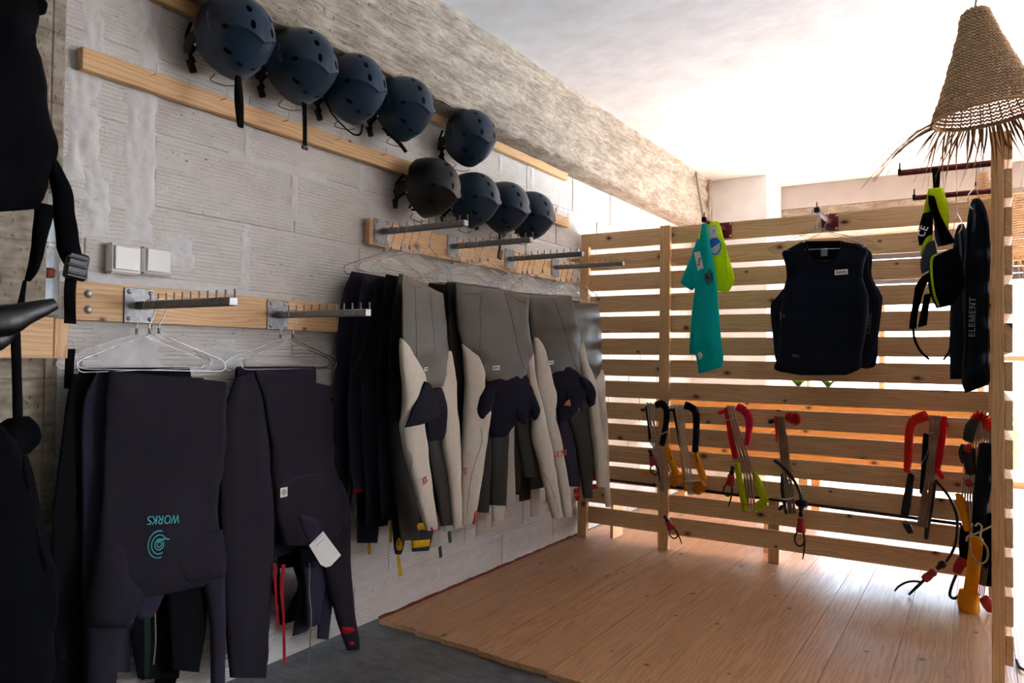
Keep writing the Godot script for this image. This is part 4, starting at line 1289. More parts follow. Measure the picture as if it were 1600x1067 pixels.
	lf(t, "strap", [[-0.076, -0.916, -0.062, -0.919, 0.002, -0.006], [-0.081, -1, -0.067, -1.003, 0.002, -0.006]], M.strap_yellow, 0.0, 2.5, "yellow strap end")
	t = thing("wetsuit", "dark olive wetsuit squeezed between the navy four and the front olive one", "wetsuit", Vector3(0.222, 1.352, 1.768), 93, g)
	lf(t, "torso", [[-0.115, -0.006, 0.061, -0.035, 0.01, 0], [-0.128, -0.028, 0.067, -0.054, 0.016, 0.002], [-0.158, -0.179, 0.096, -0.179, 0.018, 0.002], [-0.175, -0.363, 0.1, -0.366, 0.02, 0.002], [-0.171, -0.523, 0.096, -0.54, 0.02, 0.002]], M.olive_dark, 0.0015)
	lf(t, "sleeve", [[-0.175, -0.477, -0.047, -0.483, 0.018, 0.004], [-0.151, -0.684, -0.034, -0.686, 0.02, 0.004], [-0.114, -0.874, 0.01, -0.884, 0.02, 0.004], [-0.085, -0.984, 0.025, -1, 0.018, 0.004]], M.olive_dark, 0.0015)
	lf(t, "leg", [[-0.037, -0.508, 0.172, -0.519, 0.016, -0.003], [-0.03, -0.794, 0.18, -0.825, 0.018, -0.003], [-0.008, -1.041, 0.099, -1.06, 0.016, -0.003]], M.navy_dark, 0.0015)
	for q in [[[-0.02, -0.933, 0.099, -0.948, 0.024, 0.001], [-0.018, -0.96, 0.097, -0.975, 0.024, 0.001]], [[-0.017, -0.998, 0.096, -1.015, 0.024, 0.001], [-0.014, -1.025, 0.093, -1.041, 0.024, 0.001]]]:
		lf(t, "cuff_band", q, M.strap_yellow, 0.0, 2.5, "yellow printed band")
	# front suit of the first far arm
	t = thing("wetsuit", "olive wetsuit with cream sleeves and a folded navy collar, front of the first far arm", "wetsuit", Vector3(0.277, 1.352, 1.768), 103, g)
	lf(t, "torso", [[-0.233, -0.022, 0.113, -0.064, 0.01, 0.004], [-0.252, -0.036, 0.096, -0.078, 0.02, 0.012], [-0.253, -0.119, 0.117, -0.141, 0.026, 0.014], [-0.254, -0.229, 0.14, -0.24, 0.03, 0.016], [-0.218, -0.305, 0.155, -0.315, 0.032, 0.016], [-0.143, -0.373, 0.133, -0.378, 0.03, 0.016], [-0.08, -0.423, 0.099, -0.424, 0.024, 0.016]], M.olive, 0.004, 2.05)
	tb(t, "seam", on_skin(t, [[-0.166, -0.059, 0.028, 0.001], [-0.163, -0.18, 0.03, 0.001], [-0.164, -0.293, 0.033, 0.001], [-0.147, -0.35, 0.033, 0.001], [-0.076, -0.408, 0.029, 0.001]]), M.olive_dark, 5)
	tb(t, "seam", on_skin(t, [[-0.043, -0.073, 0.026, 0.001], [-0.024, -0.173, 0.029, 0.001], [-0.018, -0.292, 0.034, 0.001]]), M.olive_dark, 5)
	lf(t, "sleeve", [[-0.268, -0.247, -0.249, -0.255, 0.012, 0.024], [-0.263, -0.284, -0.167, -0.289, 0.028, 0.022], [-0.257, -0.327, -0.136, -0.327, 0.036, 0.022], [-0.245, -0.382, -0.081, -0.385, 0.042, 0.024], [-0.233, -0.448, -0.078, -0.455, 0.05, 0.026], [-0.245, -0.513, -0.097, -0.523, 0.05, 0.026], [-0.252, -0.555, -0.099, -0.569, 0.05, 0.028], [-0.232, -0.619, -0.067, -0.63, 0.046, 0.026], [-0.177, -0.718, -0.038, -0.738, 0.042, 0.024], [-0.104, -0.845, 0.008, -0.859, 0.036, 0.022], [-0.032, -0.948, 0.045, -0.955, 0.028, 0.022]], M.cream, 0.003)
	lf(t, "sleeve", [[0.148, -0.285, 0.167, -0.287, 0.01, 0.016], [0.1, -0.33, 0.185, -0.335, 0.028, 0.014], [0.096, -0.389, 0.206, -0.392, 0.034, 0.014], [0.057, -0.442, 0.221, -0.448, 0.04, 0.014], [0.09, -0.512, 0.231, -0.521, 0.044, 0.016], [0.112, -0.637, 0.261, -0.626, 0.044, 0.016], [0.156, -0.747, 0.283, -0.751, 0.04, 0.014], [0.204, -0.887, 0.287, -0.889, 0.034, 0.014], [0.233, -0.997, 0.285, -1.003, 0.028, 0.014]], M.cream, 0.003)
	lf(t, "collar_flap", [[-0.129, -0.397, -0.087, -0.408, 0.02, 0.05], [-0.188, -0.454, -0.031, -0.461, 0.03, 0.05], [-0.231, -0.491, 0.004, -0.505, 0.034, 0.05], [-0.281, -0.548, 0.017, -0.542, 0.02, 0.05]], M.chest, 0.003, 2.2)
	lf(t, "chest_panel", [[-0.062, -0.432, 0.083, -0.428, 0.03, 0.018], [-0.064, -0.502, 0.117, -0.514, 0.042, 0.02], [-0.068, -0.572, 0.117, -0.575, 0.04, 0.018], [-0.047, -0.621, 0.105, -0.624, 0.03, 0.016]], M.chest, 0.003)
	lf(t, "leg", [[-0.013, -0.554, 0.171, -0.568, 0.022, -0.004], [0.036, -0.702, 0.194, -0.71, 0.024, -0.004], [0.098, -0.858, 0.231, -0.868, 0.024, -0.004], [0.148, -0.971, 0.254, -0.988, 0.02, -0.004]], M.olive_dark, 0.002)
	tb(t, "sleeve_seam", on_skin(t, [[-0.249, -0.631, 0.052, 0.001], [-0.22, -0.667, 0.05, 0.001], [-0.232, -0.709, 0.047, 0.001]]), M.olive_dark, 5)
	lf(t, "cuff_print", [[-0.033, -0.931, -0.014, -0.935, 0.03, 0.022], [-0.016, -0.953, 0, -0.955, 0.028, 0.022]], M.ink_red, 0.0, 2.5, "red print at the cuff")
	words(t, "lettering", "EL", 0.022, laid(t, at_of([[-0.112, -0.75, 0.046, 0.001]])), Basis(Vector3.BACK, 0.25), M.ink_red, "Droid Serif")
	tb(t, "seam", on_skin(t, [[-0.21, -0.058, 0, 0.001], [-0.136, -0.062, 0, 0.001], [-0.101, -0.054, 0, 0.001]]), M.olive_dark, 5)
	brand_patch(t, laid(t, at_of([[-0.084, -0.354, 0.034, 0.001]]), 0.0015), PI + 0.1, 0.03)
	# front suit of the second far arm
	t = thing("wetsuit", "olive wetsuit with cream sleeves and full white chest patch, front of the second far arm", "wetsuit", Vector3(0.238, 1.356, 1.304), 75, g)
	lf(t, "torso", [[-0.195, -0.003, 0.223, -0.025, 0.01, 0.004], [-0.206, -0.02, 0.218, -0.043, 0.022, 0.014], [-0.195, -0.135, 0.222, -0.144, 0.034, 0.02], [-0.176, -0.253, 0.236, -0.281, 0.04, 0.024], [-0.114, -0.318, 0.221, -0.333, 0.04, 0.024], [-0.071, -0.385, 0.206, -0.387, 0.04, 0.024], [-0.018, -0.438, 0.2, -0.43, 0.034, 0.022]], M.olive, 0.005, 2.05)
	tb(t, "seam", on_skin(t, [[-0.068, -0.035, 0.031, 0.001], [-0.08, -0.157, 0.038, 0.001], [-0.09, -0.305, 0.045, 0.001]]), M.olive_dark, 5)
	tb(t, "seam", on_skin(t, [[0.066, -0.026, 0.031, 0.001], [0.106, -0.163, 0.04, 0.001], [0.138, -0.274, 0.044, 0.001], [0.178, -0.373, 0.044, 0.001]]), M.olive_dark, 5)
	lf(t, "sleeve", [[-0.173, -0.258, -0.152, -0.266, 0.012, 0.024], [-0.165, -0.298, -0.079, -0.313, 0.03, 0.024], [-0.156, -0.372, -0.051, -0.372, 0.044, 0.026], [-0.153, -0.438, -0.052, -0.431, 0.05, 0.028], [-0.16, -0.529, -0.024, -0.535, 0.056, 0.03], [-0.162, -0.574, -0.026, -0.575, 0.056, 0.03], [-0.165, -0.731, -0.047, -0.736, 0.05, 0.028], [-0.167, -0.87, -0.068, -0.876, 0.044, 0.026], [-0.164, -0.996, -0.088, -1.012, 0.034, 0.024]], M.cream, 0.003)
	lf(t, "sleeve", [[0.238, -0.29, 0.246, -0.293, 0.01, 0.018], [0.205, -0.339, 0.253, -0.339, 0.03, 0.016], [0.218, -0.402, 0.262, -0.397, 0.034, 0.016], [0.233, -0.477, 0.281, -0.472, 0.04, 0.018], [0.246, -0.575, 0.316, -0.572, 0.044, 0.018], [0.248, -0.661, 0.342, -0.655, 0.046, 0.018], [0.282, -0.764, 0.373, -0.763, 0.044, 0.018], [0.322, -0.869, 0.406, -0.866, 0.04, 0.016], [0.357, -0.975, 0.429, -0.975, 0.036, 0.016], [0.384, -1.052, 0.439, -1.054, 0.03, 0.016]], M.cream, 0.003)
	lf(t, "chest_panel", [[0.089, -0.364, 0.143, -0.367, 0.02, 0.024], [-0.001, -0.405, 0.204, -0.396, 0.042, 0.026], [-0.045, -0.434, 0.215, -0.43, 0.05, 0.028], [-0.047, -0.507, 0.219, -0.493, 0.052, 0.028], [-0.034, -0.575, 0.207, -0.558, 0.05, 0.026], [-0.013, -0.63, 0.131, -0.608, 0.042, 0.024], [0.002, -0.656, 0.079, -0.656, 0.03, 0.02]], M.chest, 0.004)
	lf(t, "shoulder", [[-0.054, -0.426, 0.015, -0.427, 0.04, 0.034], [-0.097, -0.47, -0.005, -0.467, 0.05, 0.04], [-0.118, -0.53, -0.02, -0.523, 0.05, 0.042], [-0.098, -0.584, -0.046, -0.565, 0.03, 0.04]], M.chest, 0.003)
	lf(t, "shoulder", [[0.193, -0.43, 0.221, -0.436, 0.03, 0.03], [0.184, -0.492, 0.256, -0.511, 0.036, 0.032], [0.225, -0.558, 0.277, -0.546, 0.032, 0.032], [0.245, -0.594, 0.269, -0.575, 0.02, 0.032]], M.chest, 0.003)
	lf(t, "collar", [[0.106, -0.539, 0.199, -0.525, 0.026, 0.046], [0.12, -0.573, 0.193, -0.565, 0.024, 0.048], [0.165, -0.608, 0.184, -0.598, 0.012, 0.046]], M.chest, 0.002)
	lf(t, "leg", [[-0.054, -0.589, 0.026, -0.621, 0.022, 0], [-0.055, -0.752, 0.021, -0.772, 0.026, 0], [-0.058, -0.967, 0.01, -0.979, 0.02, 0]], M.olive_dark, 0.002)
	lf(t, "leg", [[0.002, -0.619, 0.118, -0.62, 0.024, 0.006], [0.009, -0.784, 0.109, -0.793, 0.028, 0.006], [0.011, -0.945, 0.104, -0.959, 0.022, 0.006]], M.olive_dark, 0.002)
	lf(t, "inner_sleeve", [[0.155, -0.586, 0.25, -0.582, 0.024, -0.006], [0.184, -0.716, 0.284, -0.709, 0.026, -0.006], [0.222, -0.85, 0.315, -0.857, 0.02, -0.006]], M.olive_dark, 0.002)
	tb(t, "sleeve_seam", on_skin(t, [[-0.088, -0.605, 0.058, 0.001], [-0.082, -0.664, 0.055, 0.001], [-0.12, -0.767, 0.052, 0.001], [-0.141, -0.87, 0.048, 0.001], [-0.147, -0.988, 0.041, 0.001]]), M.olive_dark, 5)
	tb(t, "sleeve_seam", on_skin(t, [[0.242, -0.687, 0.041, 0.001], [0.285, -0.799, 0.04, 0.001], [0.348, -0.884, 0.035, 0.001], [0.405, -1.023, 0.032, 0.001]]), M.olive_dark, 5)
	lf(t, "cuff_print", [[-0.107, -0.946, -0.09, -0.951, 0.042, 0.025], [-0.113, -1.003, -0.096, -1.008, 0.037, 0.025]], M.ink_red, 0.0, 2.5, "red print at the cuff")
	words(t, "lettering", "T", 0.026, laid(t, at_of([[-0.167, -0.779, 0.052, 0.001]])), Basis(Vector3.BACK, 0.1), M.ink_red, "Droid Serif")
	tb(t, "seam", on_skin(t, [[-0.167, -0.051, 0, 0.001], [-0.091, -0.049, 0, 0.001], [-0.035, -0.023, 0, 0.001]]), M.olive_dark, 5)
	tb(t, "seam", on_skin(t, [[0.091, -0.022, 0, 0.001], [0.137, -0.059, 0, 0.001], [0.216, -0.077, 0, 0.001]]), M.olive_dark, 5)
	brand_patch(t, laid(t, at_of([[0.003, -0.358, 0.045, 0.001]]), 0.0015), PI + 0.06, 0.044)
	# behind it
	lf(t, "back_drape", [[-0.196, -0.012, -0.117, -0.015, 0.014, -0.012], [-0.206, -0.082, -0.111, -0.076, 0.02, -0.018], [-0.21, -0.267, -0.108, -0.265, 0.022, -0.018], [-0.195, -0.531, -0.086, -0.535, 0.022, -0.018], [-0.174, -0.796, -0.081, -0.805, 0.02, -0.018]], M.olive_dark, 0.002)
	var p := [M.olive_dark, M.navy_dark, M.cream, M.olive_dark]
	var nth := ["innermost", "second", "third", "fourth", "fifth"]
	var bs := [[0.036, 3.0], [0.092, 8.0], [0.150, 13.0]]
	for k in 3:
		var s := plain_suit("wetsuit", "half-hidden wetsuit on the second far arm, %s from the wall" % nth[k], Vector3(bs[k][0], 1.354, 1.304), 90.0 - bs[k][1], g, M.olive_dark, M.chest, M.cream, M.olive_dark if k % 2 == 0 else M.navy_dark, [0.09, 0.13, 0.06][k])
		if true:
			bx(s, "care_tag", Vector3(-0.12, -1.01 - [0.09, 0.13, 0.06][k], 0.006), Vector3(0.018, 0.05, 0.0015), M.black_plastic, 0.0005, Basis(Vector3.BACK, 0.15))
	# front suit of the third far arm
	t = thing("wetsuit", "olive and cream wetsuit with pink neck lining, front of the third far arm", "wetsuit", Vector3(0.236, 1.356, 0.832), 74, g)
	lf(t, "torso", [[-0.123, -0.011, 0.182, -0.001, 0.01, 0.004], [-0.132, -0.027, 0.181, -0.017, 0.022, 0.014], [-0.118, -0.105, 0.211, -0.105, 0.032, 0.018], [-0.102, -0.195, 0.243, -0.217, 0.036, 0.02], [-0.067, -0.27, 0.23, -0.281, 0.036, 0.02], [-0.015, -0.346, 0.235, -0.346, 0.036, 0.02], [0.029, -0.408, 0.232, -0.403, 0.032, 0.02]], M.olive, 0.005, 2.05)
	tb(t, "seam", on_skin(t, [[0.037, -0.023, 0.028, 0.001], [0.08, -0.127, 0.035, 0.001], [0.141, -0.267, 0.038, 0.001], [0.214, -0.377, 0.036, 0.001]]), M.olive_dark, 5)
	lf(t, "sleeve", [[-0.098, -0.216, -0.069, -0.219, 0.014, 0.034], [-0.098, -0.256, -0.039, -0.261, 0.03, 0.034], [-0.088, -0.361, 0.001, -0.352, 0.04, 0.034], [-0.087, -0.437, 0.028, -0.432, 0.046, 0.034], [-0.075, -0.512, 0.053, -0.507, 0.05, 0.032], [-0.034, -0.605, 0.048, -0.6, 0.048, 0.03], [0.008, -0.714, 0.096, -0.714, 0.044, 0.028], [0.051, -0.841, 0.131, -0.842, 0.04, 0.026], [0.099, -0.995, 0.167, -0.996, 0.034, 0.024], [0.128, -1.092, 0.182, -1.093, 0.03, 0.024]], M.cream, 0.003)
	lf(t, "sleeve", [[0.252, -0.223, 0.262, -0.226, 0.01, 0.016], [0.227, -0.278, 0.284, -0.281, 0.028, 0.014], [0.247, -0.346, 0.304, -0.346, 0.034, 0.014], [0.269, -0.41, 0.341, -0.411, 0.04, 0.016], [0.306, -0.492, 0.364, -0.493, 0.044, 0.018], [0.312, -0.573, 0.38, -0.576, 0.046, 0.018], [0.333, -0.665, 0.396, -0.656, 0.046, 0.018], [0.362, -0.844, 0.446, -0.838, 0.042, 0.016], [0.383, -0.97, 0.443, -0.98, 0.032, 0.016]], M.cream, 0.003)
	lf(t, "chest_panel", [[0.092, -0.355, 0.15, -0.355, 0.02, 0.022], [0.033, -0.392, 0.222, -0.387, 0.04, 0.024], [0.023, -0.439, 0.254, -0.436, 0.05, 0.026], [0.042, -0.507, 0.269, -0.491, 0.05, 0.026], [0.073, -0.57, 0.232, -0.557, 0.042, 0.022], [0.094, -0.634, 0.179, -0.6, 0.03, 0.02]], M.chest, 0.004)
	lf(t, "shoulder", [[0.196, -0.403, 0.256, -0.41, 0.036, 0.032], [0.22, -0.448, 0.305, -0.442, 0.044, 0.036], [0.258, -0.496, 0.334, -0.488, 0.04, 0.036], [0.294, -0.559, 0.333, -0.547, 0.02, 0.034]], M.chest, 0.003)
	lf(t, "collar", [[0.105, -0.47, 0.173, -0.478, 0.03, 0.05], [0.104, -0.507, 0.172, -0.528, 0.03, 0.052], [0.088, -0.544, 0.165, -0.547, 0.022, 0.05]], M.chest, 0.002)
	lf(t, "neck_lining", [[0.094, -0.522, 0.116, -0.513, 0.012, 0.066], [0.076, -0.54, 0.125, -0.545, 0.012, 0.066]], mat(Color(0.62, 0.30, 0.28), 0.8), 0.0, 2.2, "pink neck lining")
	lf(t, "leg", [[0.167, -0.585, 0.317, -0.575, 0.026, 0], [0.225, -0.731, 0.339, -0.739, 0.03, 0], [0.265, -0.895, 0.356, -0.904, 0.028, 0], [0.29, -1.021, 0.363, -1.029, 0.02, 0]], M.olive_dark, 0.002)
	lf(t, "leg", [[0.117, -0.615, 0.208, -0.619, 0.022, -0.012], [0.155, -0.791, 0.257, -0.799, 0.024, -0.012], [0.199, -0.954, 0.283, -0.963, 0.018, -0.012]], M.navy_dark, 0.002)
	words(t, "lettering", "LEM", 0.026, laid(t, at_of([[0.061, -0.774, 0.054, 0.001]]), 0.005), Basis(Vector3.BACK, 0.06), M.ink_red, "Droid Serif", 0.0012, 1.25)
	brand_patch(t, laid(t, at_of([[-0.01, -0.335, 0.041, 0.001]]), 0.0015), PI + 0.05, 0.042)
	for q in [[[0.236, -0.971, 0.279, -0.973, 0.02, -0.012], [0.241, -0.994, 0.279, -0.995, 0.02, -0.012]], [[0.246, -1.011, 0.279, -1.011, 0.02, -0.012], [0.256, -1.031, 0.275, -1.03, 0.02, -0.012]]]:
		lf(t, "sock_band", q, M.strap_red, 0.0, 2.5, "dark red checked sock end")
	var ct := [[0.034, 3.0], [0.09, 8.0], [0.148, 13.0]]
	for k in 3:
		var s := plain_suit("wetsuit", "half-hidden wetsuit on the third far arm, %s from the wall" % nth[k], Vector3(ct[k][0], 1.354, 0.832), 90.0 - ct[k][1], g, M.olive_dark, M.chest, M.cream if k > 0 else M.navy_dark, M.olive_dark, [0.02, 0.13, 0.05][k])
		if k == 1:
			words(s, "lettering", "ELEMENT", 0.022, Vector3(-0.135, -0.96, 0.019), Basis(Vector3.BACK, PI / 2), M.ink_red, "Droid Serif", 0.001, 1.0)
	# the arm beside the partition
	t = thing("wetsuit", "shiny dark wetsuit hung just under a bare hanger bar, beside the partition post", "wetsuit", Vector3(0.178, 1.364, 0.364), 84, g)
	lf(t, "torso", [[-0.058, -0.021, 0.201, -0.011, 0.012, 0.006], [-0.067, -0.042, 0.198, -0.03, 0.022, 0.012], [-0.037, -0.15, 0.218, -0.151, 0.028, 0.014], [-0.003, -0.27, 0.234, -0.284, 0.03, 0.014], [0.062, -0.374, 0.236, -0.385, 0.03, 0.014], [0.129, -0.462, 0.23, -0.464, 0.026, 0.014]], M.olive, 0.004, 2.05)
	lf(t, "sleeve", [[0.209, -0.381, 0.229, -0.385, 0.012, 0.022], [0.146, -0.441, 0.248, -0.443, 0.03, 0.02], [0.161, -0.534, 0.256, -0.544, 0.036, 0.02], [0.19, -0.642, 0.272, -0.646, 0.036, 0.02], [0.216, -0.786, 0.292, -0.793, 0.034, 0.018], [0.246, -0.969, 0.309, -0.976, 0.03, 0.018], [0.284, -1.161, 0.334, -1.172, 0.024, 0.018]], M.cream, 0.002)
	lf(t, "leg", [[0.031, -0.461, 0.229, -0.465, 0.02, -0.006], [0.068, -0.741, 0.234, -0.754, 0.022, -0.006], [0.104, -0.969, 0.231, -0.984, 0.02, -0.006]], M.olive_dark, 0.002)
	for q in [[[0.17, -0.98, 0.231, -0.984, 0.024, -0.006], [0.171, -1.002, 0.231, -1.005, 0.024, -0.006]], [[0.178, -1.024, 0.232, -1.027, 0.024, -0.006], [0.178, -1.049, 0.232, -1.049, 0.024, -0.006]]]:
		lf(t, "sock_band", q, M.strap_red, 0.0, 2.5, "dark red checked sock end")
	for k in 2:
		plain_suit("wetsuit", "dark wetsuit on the arm beside the partition, %s from the wall" % nth[k], Vector3(0.036 + 0.06 * k, 1.36, 0.364), 88.0 - 2.0 * k, g, M.navy_dark if k != 1 else M.olive_dark, M.chest, M.navy_dark if k != 1 else M.cream, M.navy_dark, 0.02 * k - 0.05)


# ---------------------------------------------------------------- garments on the partition
func build_partition_hangings() -> void:
	var g := "dark red hook arms of the slatted partitions"
	bracket_arm("dark red hook arm on the long partition carrying the teal and lime shirts", Vector3(0.866, 1.735, 0.0), 0.0, 0.345, M.red_metal, g, true)
	bracket_arm("dark red hook arm on the long partition carrying the black vests", Vector3(1.39, 1.732, 0.0), 0.0, 0.345, M.red_metal, g, true)
	bracket_arm("dark red hook arm of the side panel that carries the lime harness", Vector3(2.088, 1.76, 0.8), -90.0, 0.32, M.red_metal, g, true)
	bracket_arm("dark red hook arm of the side panel, the farther and lower one", Vector3(2.088, 1.742, 0.38), -90.0, 0.30, M.red_metal, g, true)
	var t := thing("shirt", "sheer teal quick-dry shirt with a paper barcode label, hung by its neck", "shirt", Vector3(0.866, 1, 0.33), 0, "water shirts on the partition")
	lf(t, "body", [[-0.016, 0.719, 0.006, 0.72, 0.03, 0], [-0.026, 0.64, 0.02, 0.652, 0.04, 0], [-0.03, 0.56, 0.034, 0.571, 0.05, 0.004], [-0.042, 0.464, 0.051, 0.491, 0.056, 0.006], [-0.051, 0.369, 0.064, 0.396, 0.058, 0.006], [-0.057, 0.241, 0.075, 0.254, 0.056, 0.006], [-0.049, 0.113, 0.085, 0.129, 0.054, 0.006], [-0.036, 0.034, 0.095, 0.063, 0.05, 0.006], [-0.026, -0.027, 0.092, 0.013, 0.036, 0.006]], M.teal, 0.009, 2.2)
	lf(t, "back_tail", [[-0.067, 0.372, -0.014, 0.37, 0.02, -0.03], [-0.082, 0.211, -0.02, 0.21, 0.022, -0.03], [-0.088, 0.075, -0.025, 0.063, 0.018, -0.03]], M.teal, 0.004, 2.2)
	lf(t, "sleeve", [[-0.035, 0.648, -0.002, 0.633, 0.03, 0.012], [-0.072, 0.545, -0.01, 0.525, 0.036, 0.016], [-0.11, 0.453, -0.025, 0.424, 0.036, 0.018], [-0.12, 0.431, -0.057, 0.39, 0.026, 0.018]], M.teal, 0.006, 2.2)
	tb(t, "sleeve_hem", [[-0.116, 0.43, 0.03, 0.002], [-0.088, 0.409, 0.033, 0.003], [-0.056, 0.388, 0.03, 0.002]], M.teal, 6)
	tb(t, "neck_binding", [[0.006, 0.714, 0.018, 0.003], [0.018, 0.617, 0.026, 0.003], [0.012, 0.49, 0.034, 0.003], [-0.006, 0.412, 0.036, 0.003], [-0.031, 0.359, 0.036, 0.003], [-0.045, 0.319, 0.034, 0.003]], M.teal, 6)
	var b := Bag.new()
	b.prism(outline([[-0.04, 0.572, 0.04, 0.001], [-0.012, 0.576, 0.04, 0.001], [0.008, 0.493, 0.04, 0.001], [-0.021, 0.482, 0.04, 0.001]]), 0.048, 0.0488)
	part("paper_label", b, M.paper, t, "white barcode label")
	for k in 9:
		var y := k * 0.0045
		bx(t, "barcode_bar", at_of([[-0.014, 0.509, 0.049, 0.001]]) + Vector3(y * 0.22 - 0.0045, y - 0.004, 0), Vector3(0.013, 0.0012 + 0.0012 * (k % 3), 0.0006), M.ink_black, 0.0002, Basis(Vector3.BACK, 0.22))
	b = Bag.new()
	b.prism(outline([[0.005, 0.459, 0.03, 0.001], [0.043, 0.492, 0.03, 0.001], [0.059, 0.425, 0.03, 0.001], [0.027, 0.405, 0.03, 0.001]]), 0.0455, 0.0461)
	part("print_patch", b, M.tee_patch, t, "faded grey print")
	b = Bag.new()
	b.prism(outline([[-0.025, 0.072, 0.03, 0.001], [-0.009, 0.084, 0.03, 0.001], [0.004, 0.062, 0.03, 0.001], [-0.012, 0.043, 0.03, 0.001]]), 0.034, 0.0346)
	part("care_tag", b, M.paper, t, "small white care tag")
	words(t, "lettering", "AT", 0.028, at_of([[0.037, 0.447, 0.047, 0.001]]), Basis(Vector3.BACK, 0.25), M.ink_black)
	t = thing("shirt", "bright lime shirt with a white patch and blue circle, behind the teal one", "shirt", Vector3(0.866, 1, 0.28), 0, "water shirts on the partition")
	lf(t, "body", [[-0.003, 0.739, 0.052, 0.734, 0.02, 0], [-0.003, 0.677, 0.071, 0.672, 0.036, 0], [0.011, 0.58, 0.097, 0.574, 0.04, 0], [0.024, 0.482, 0.126, 0.477, 0.04, 0], [0.034, 0.418, 0.13, 0.43, 0.036, 0], [0.041, 0.389, 0.102, 0.377, 0.026, 0]], M.lime, 0.006, 2.4)
	lf(t, "sleeve", [[-0.034, 0.708, -0.008, 0.719, 0.02, 0.006], [-0.053, 0.658, -0.02, 0.649, 0.024, 0.006], [-0.07, 0.607, -0.04, 0.585, 0.02, 0.006]], M.lime, 0.003, 2.4)
	tb(t, "neck_binding", [[0.09, 0.62, 0.02, 0.003], [0.098, 0.54, 0.022, 0.003], [0.095, 0.477, 0.022, 0.003], [0.117, 0.435, 0.02, 0.003], [0.137, 0.441, 0.014, 0.003]], M.lime, 6)
	b = Bag.new()
	b.prism(outline([[0.01, 0.709, 0.02, 0.001], [0.045, 0.715, 0.02, 0.001], [0.072, 0.564, 0.02, 0.001], [0.024, 0.557, 0.02, 0.001]]), 0.0245, 0.0252)
	part("white_patch", b, M.ink_white, t, "white chest patch with blue marks")
	var c := at_of([[0.04, 0.608, 0.026, 0.001]])
	var ring := []
	for k in 33:
		ring.append([c.x + 0.031 * cos(TAU * k / 32), c.y + 0.04 * sin(TAU * k / 32), c.z, 0.003])
	tb(t, "blue_ring", ring, M.ink_blue, 5)
	var seg := PackedVector2Array()
	for k in 17:
		seg.append(Vector2(c.x + 0.03 * cos(0.45 + PI * k / 16), c.y + 0.038 * sin(0.45 + PI * k / 16)))
	b = Bag.new()
	b.prism(seg, c.z - 0.001, c.z)
	part("blue_half_disc", b, M.ink_blue, t)
	words(t, "lettering", "7", 0.016, at_of([[0.034, 0.68, 0.026, 0.001]]), Basis(), M.ink_blue)
	# vests
	var fr := ["front one, with the white letters on its chest", "middle one of the three, peeping out on the right", "rear one of the three, its hem showing lowest on the right"]
	for k in 3:
		var o := mpart(numbered("wire_hanger"), hanger_mesh(), M.wire, self)
		o.position = Vector3(1.384 + 0.006 * k - (0.02 if k == 1 else 0.0), 1.7485, [0.325, 0.255, 0.2][k])
		o.rotation_degrees = Vector3(0, [3.0, 14.0, -9.0][k], -1.5 + 2.0 * k)
		tag(o, "wire hanger of a black vest on the partition, %s" % ["front one", "middle one", "rear one"][k], "hanger", "vest hangers")
	t = thing("vest", "black sleeveless impact vest, " + fr[0], "vest", Vector3(1.38, 1, 0.31), 0, "black impact vests")
	lf(t, "body", [[-0.127, 0.512, 0.202, 0.499, 0.05, 0], [-0.127, 0.488, 0.2, 0.476, 0.066, 0], [-0.13, 0.434, 0.197, 0.424, 0.075, 0], [-0.141, 0.386, 0.208, 0.381, 0.085, 0], [-0.153, 0.311, 0.221, 0.332, 0.09, 0], [-0.158, 0.235, 0.221, 0.263, 0.095, 0], [-0.166, 0.129, 0.208, 0.158, 0.092, 0], [-0.175, 0.048, 0.195, 0.069, 0.088, 0], [-0.178, -0.001, 0.187, 0.012, 0.07, 0], [-0.068, -0.023, 0.129, -0.018, 0.05, 0]], M.vest, 0.005, 2.9)
	lf(t, "shoulder_strap", [[-0.067, 0.6, -0.044, 0.592, 0.03, -0.01], [-0.117, 0.572, -0.031, 0.558, 0.05, -0.004], [-0.148, 0.553, -0.022, 0.521, 0.06, 0], [-0.133, 0.491, 0.009, 0.481, 0.066, 0], [-0.127, 0.416, 0.042, 0.42, 0.05, 0]], M.vest, 0.002, 3.6)
	lf(t, "shoulder_strap", [[0.105, 0.59, 0.148, 0.578, 0.03, -0.01], [0.103, 0.56, 0.202, 0.554, 0.05, -0.004], [0.093, 0.523, 0.218, 0.535, 0.06, 0], [0.069, 0.477, 0.202, 0.476, 0.066, 0], [0.042, 0.42, 0.195, 0.401, 0.05, 0]], M.vest, 0.002, 3.6)
	lf(t, "back_collar", [[-0.053, 0.605, 0.105, 0.596, 0.012, -0.03], [-0.054, 0.566, 0.107, 0.558, 0.014, -0.032], [-0.048, 0.505, 0.097, 0.503, 0.014, -0.032]], M.harness, 0.001)
	tb(t, "neck_binding", [[-0.045, 0.592, 0.016, 0.004], [-0.025, 0.538, 0.028, 0.004], [0.009, 0.5, 0.034, 0.004], [0.048, 0.489, 0.035, 0.004], [0.085, 0.504, 0.034, 0.004], [0.106, 0.542, 0.028, 0.004], [0.114, 0.586, 0.016, 0.004]], M.harness, 6)
	for q in [[[-0.09, 0.44, 0.04, 0.001], [-0.099, 0.321, 0.048, 0.001], [-0.121, 0.173, 0.049, 0.001], [-0.127, 0.039, 0.044, 0.001]], [[0.168, 0.442, 0.038, 0.001], [0.172, 0.313, 0.048, 0.001], [0.191, 0.17, 0.048, 0.001], [0.187, 0.029, 0.04, 0.001]], [[-0.128, 0.322, 0.046, 0.001], [-0.032, 0.295, 0.049, 0.001], [0.104, 0.297, 0.049, 0.001], [0.208, 0.334, 0.044, 0.001]]]:
		tb(t, "seam", q, M.harness, 5)
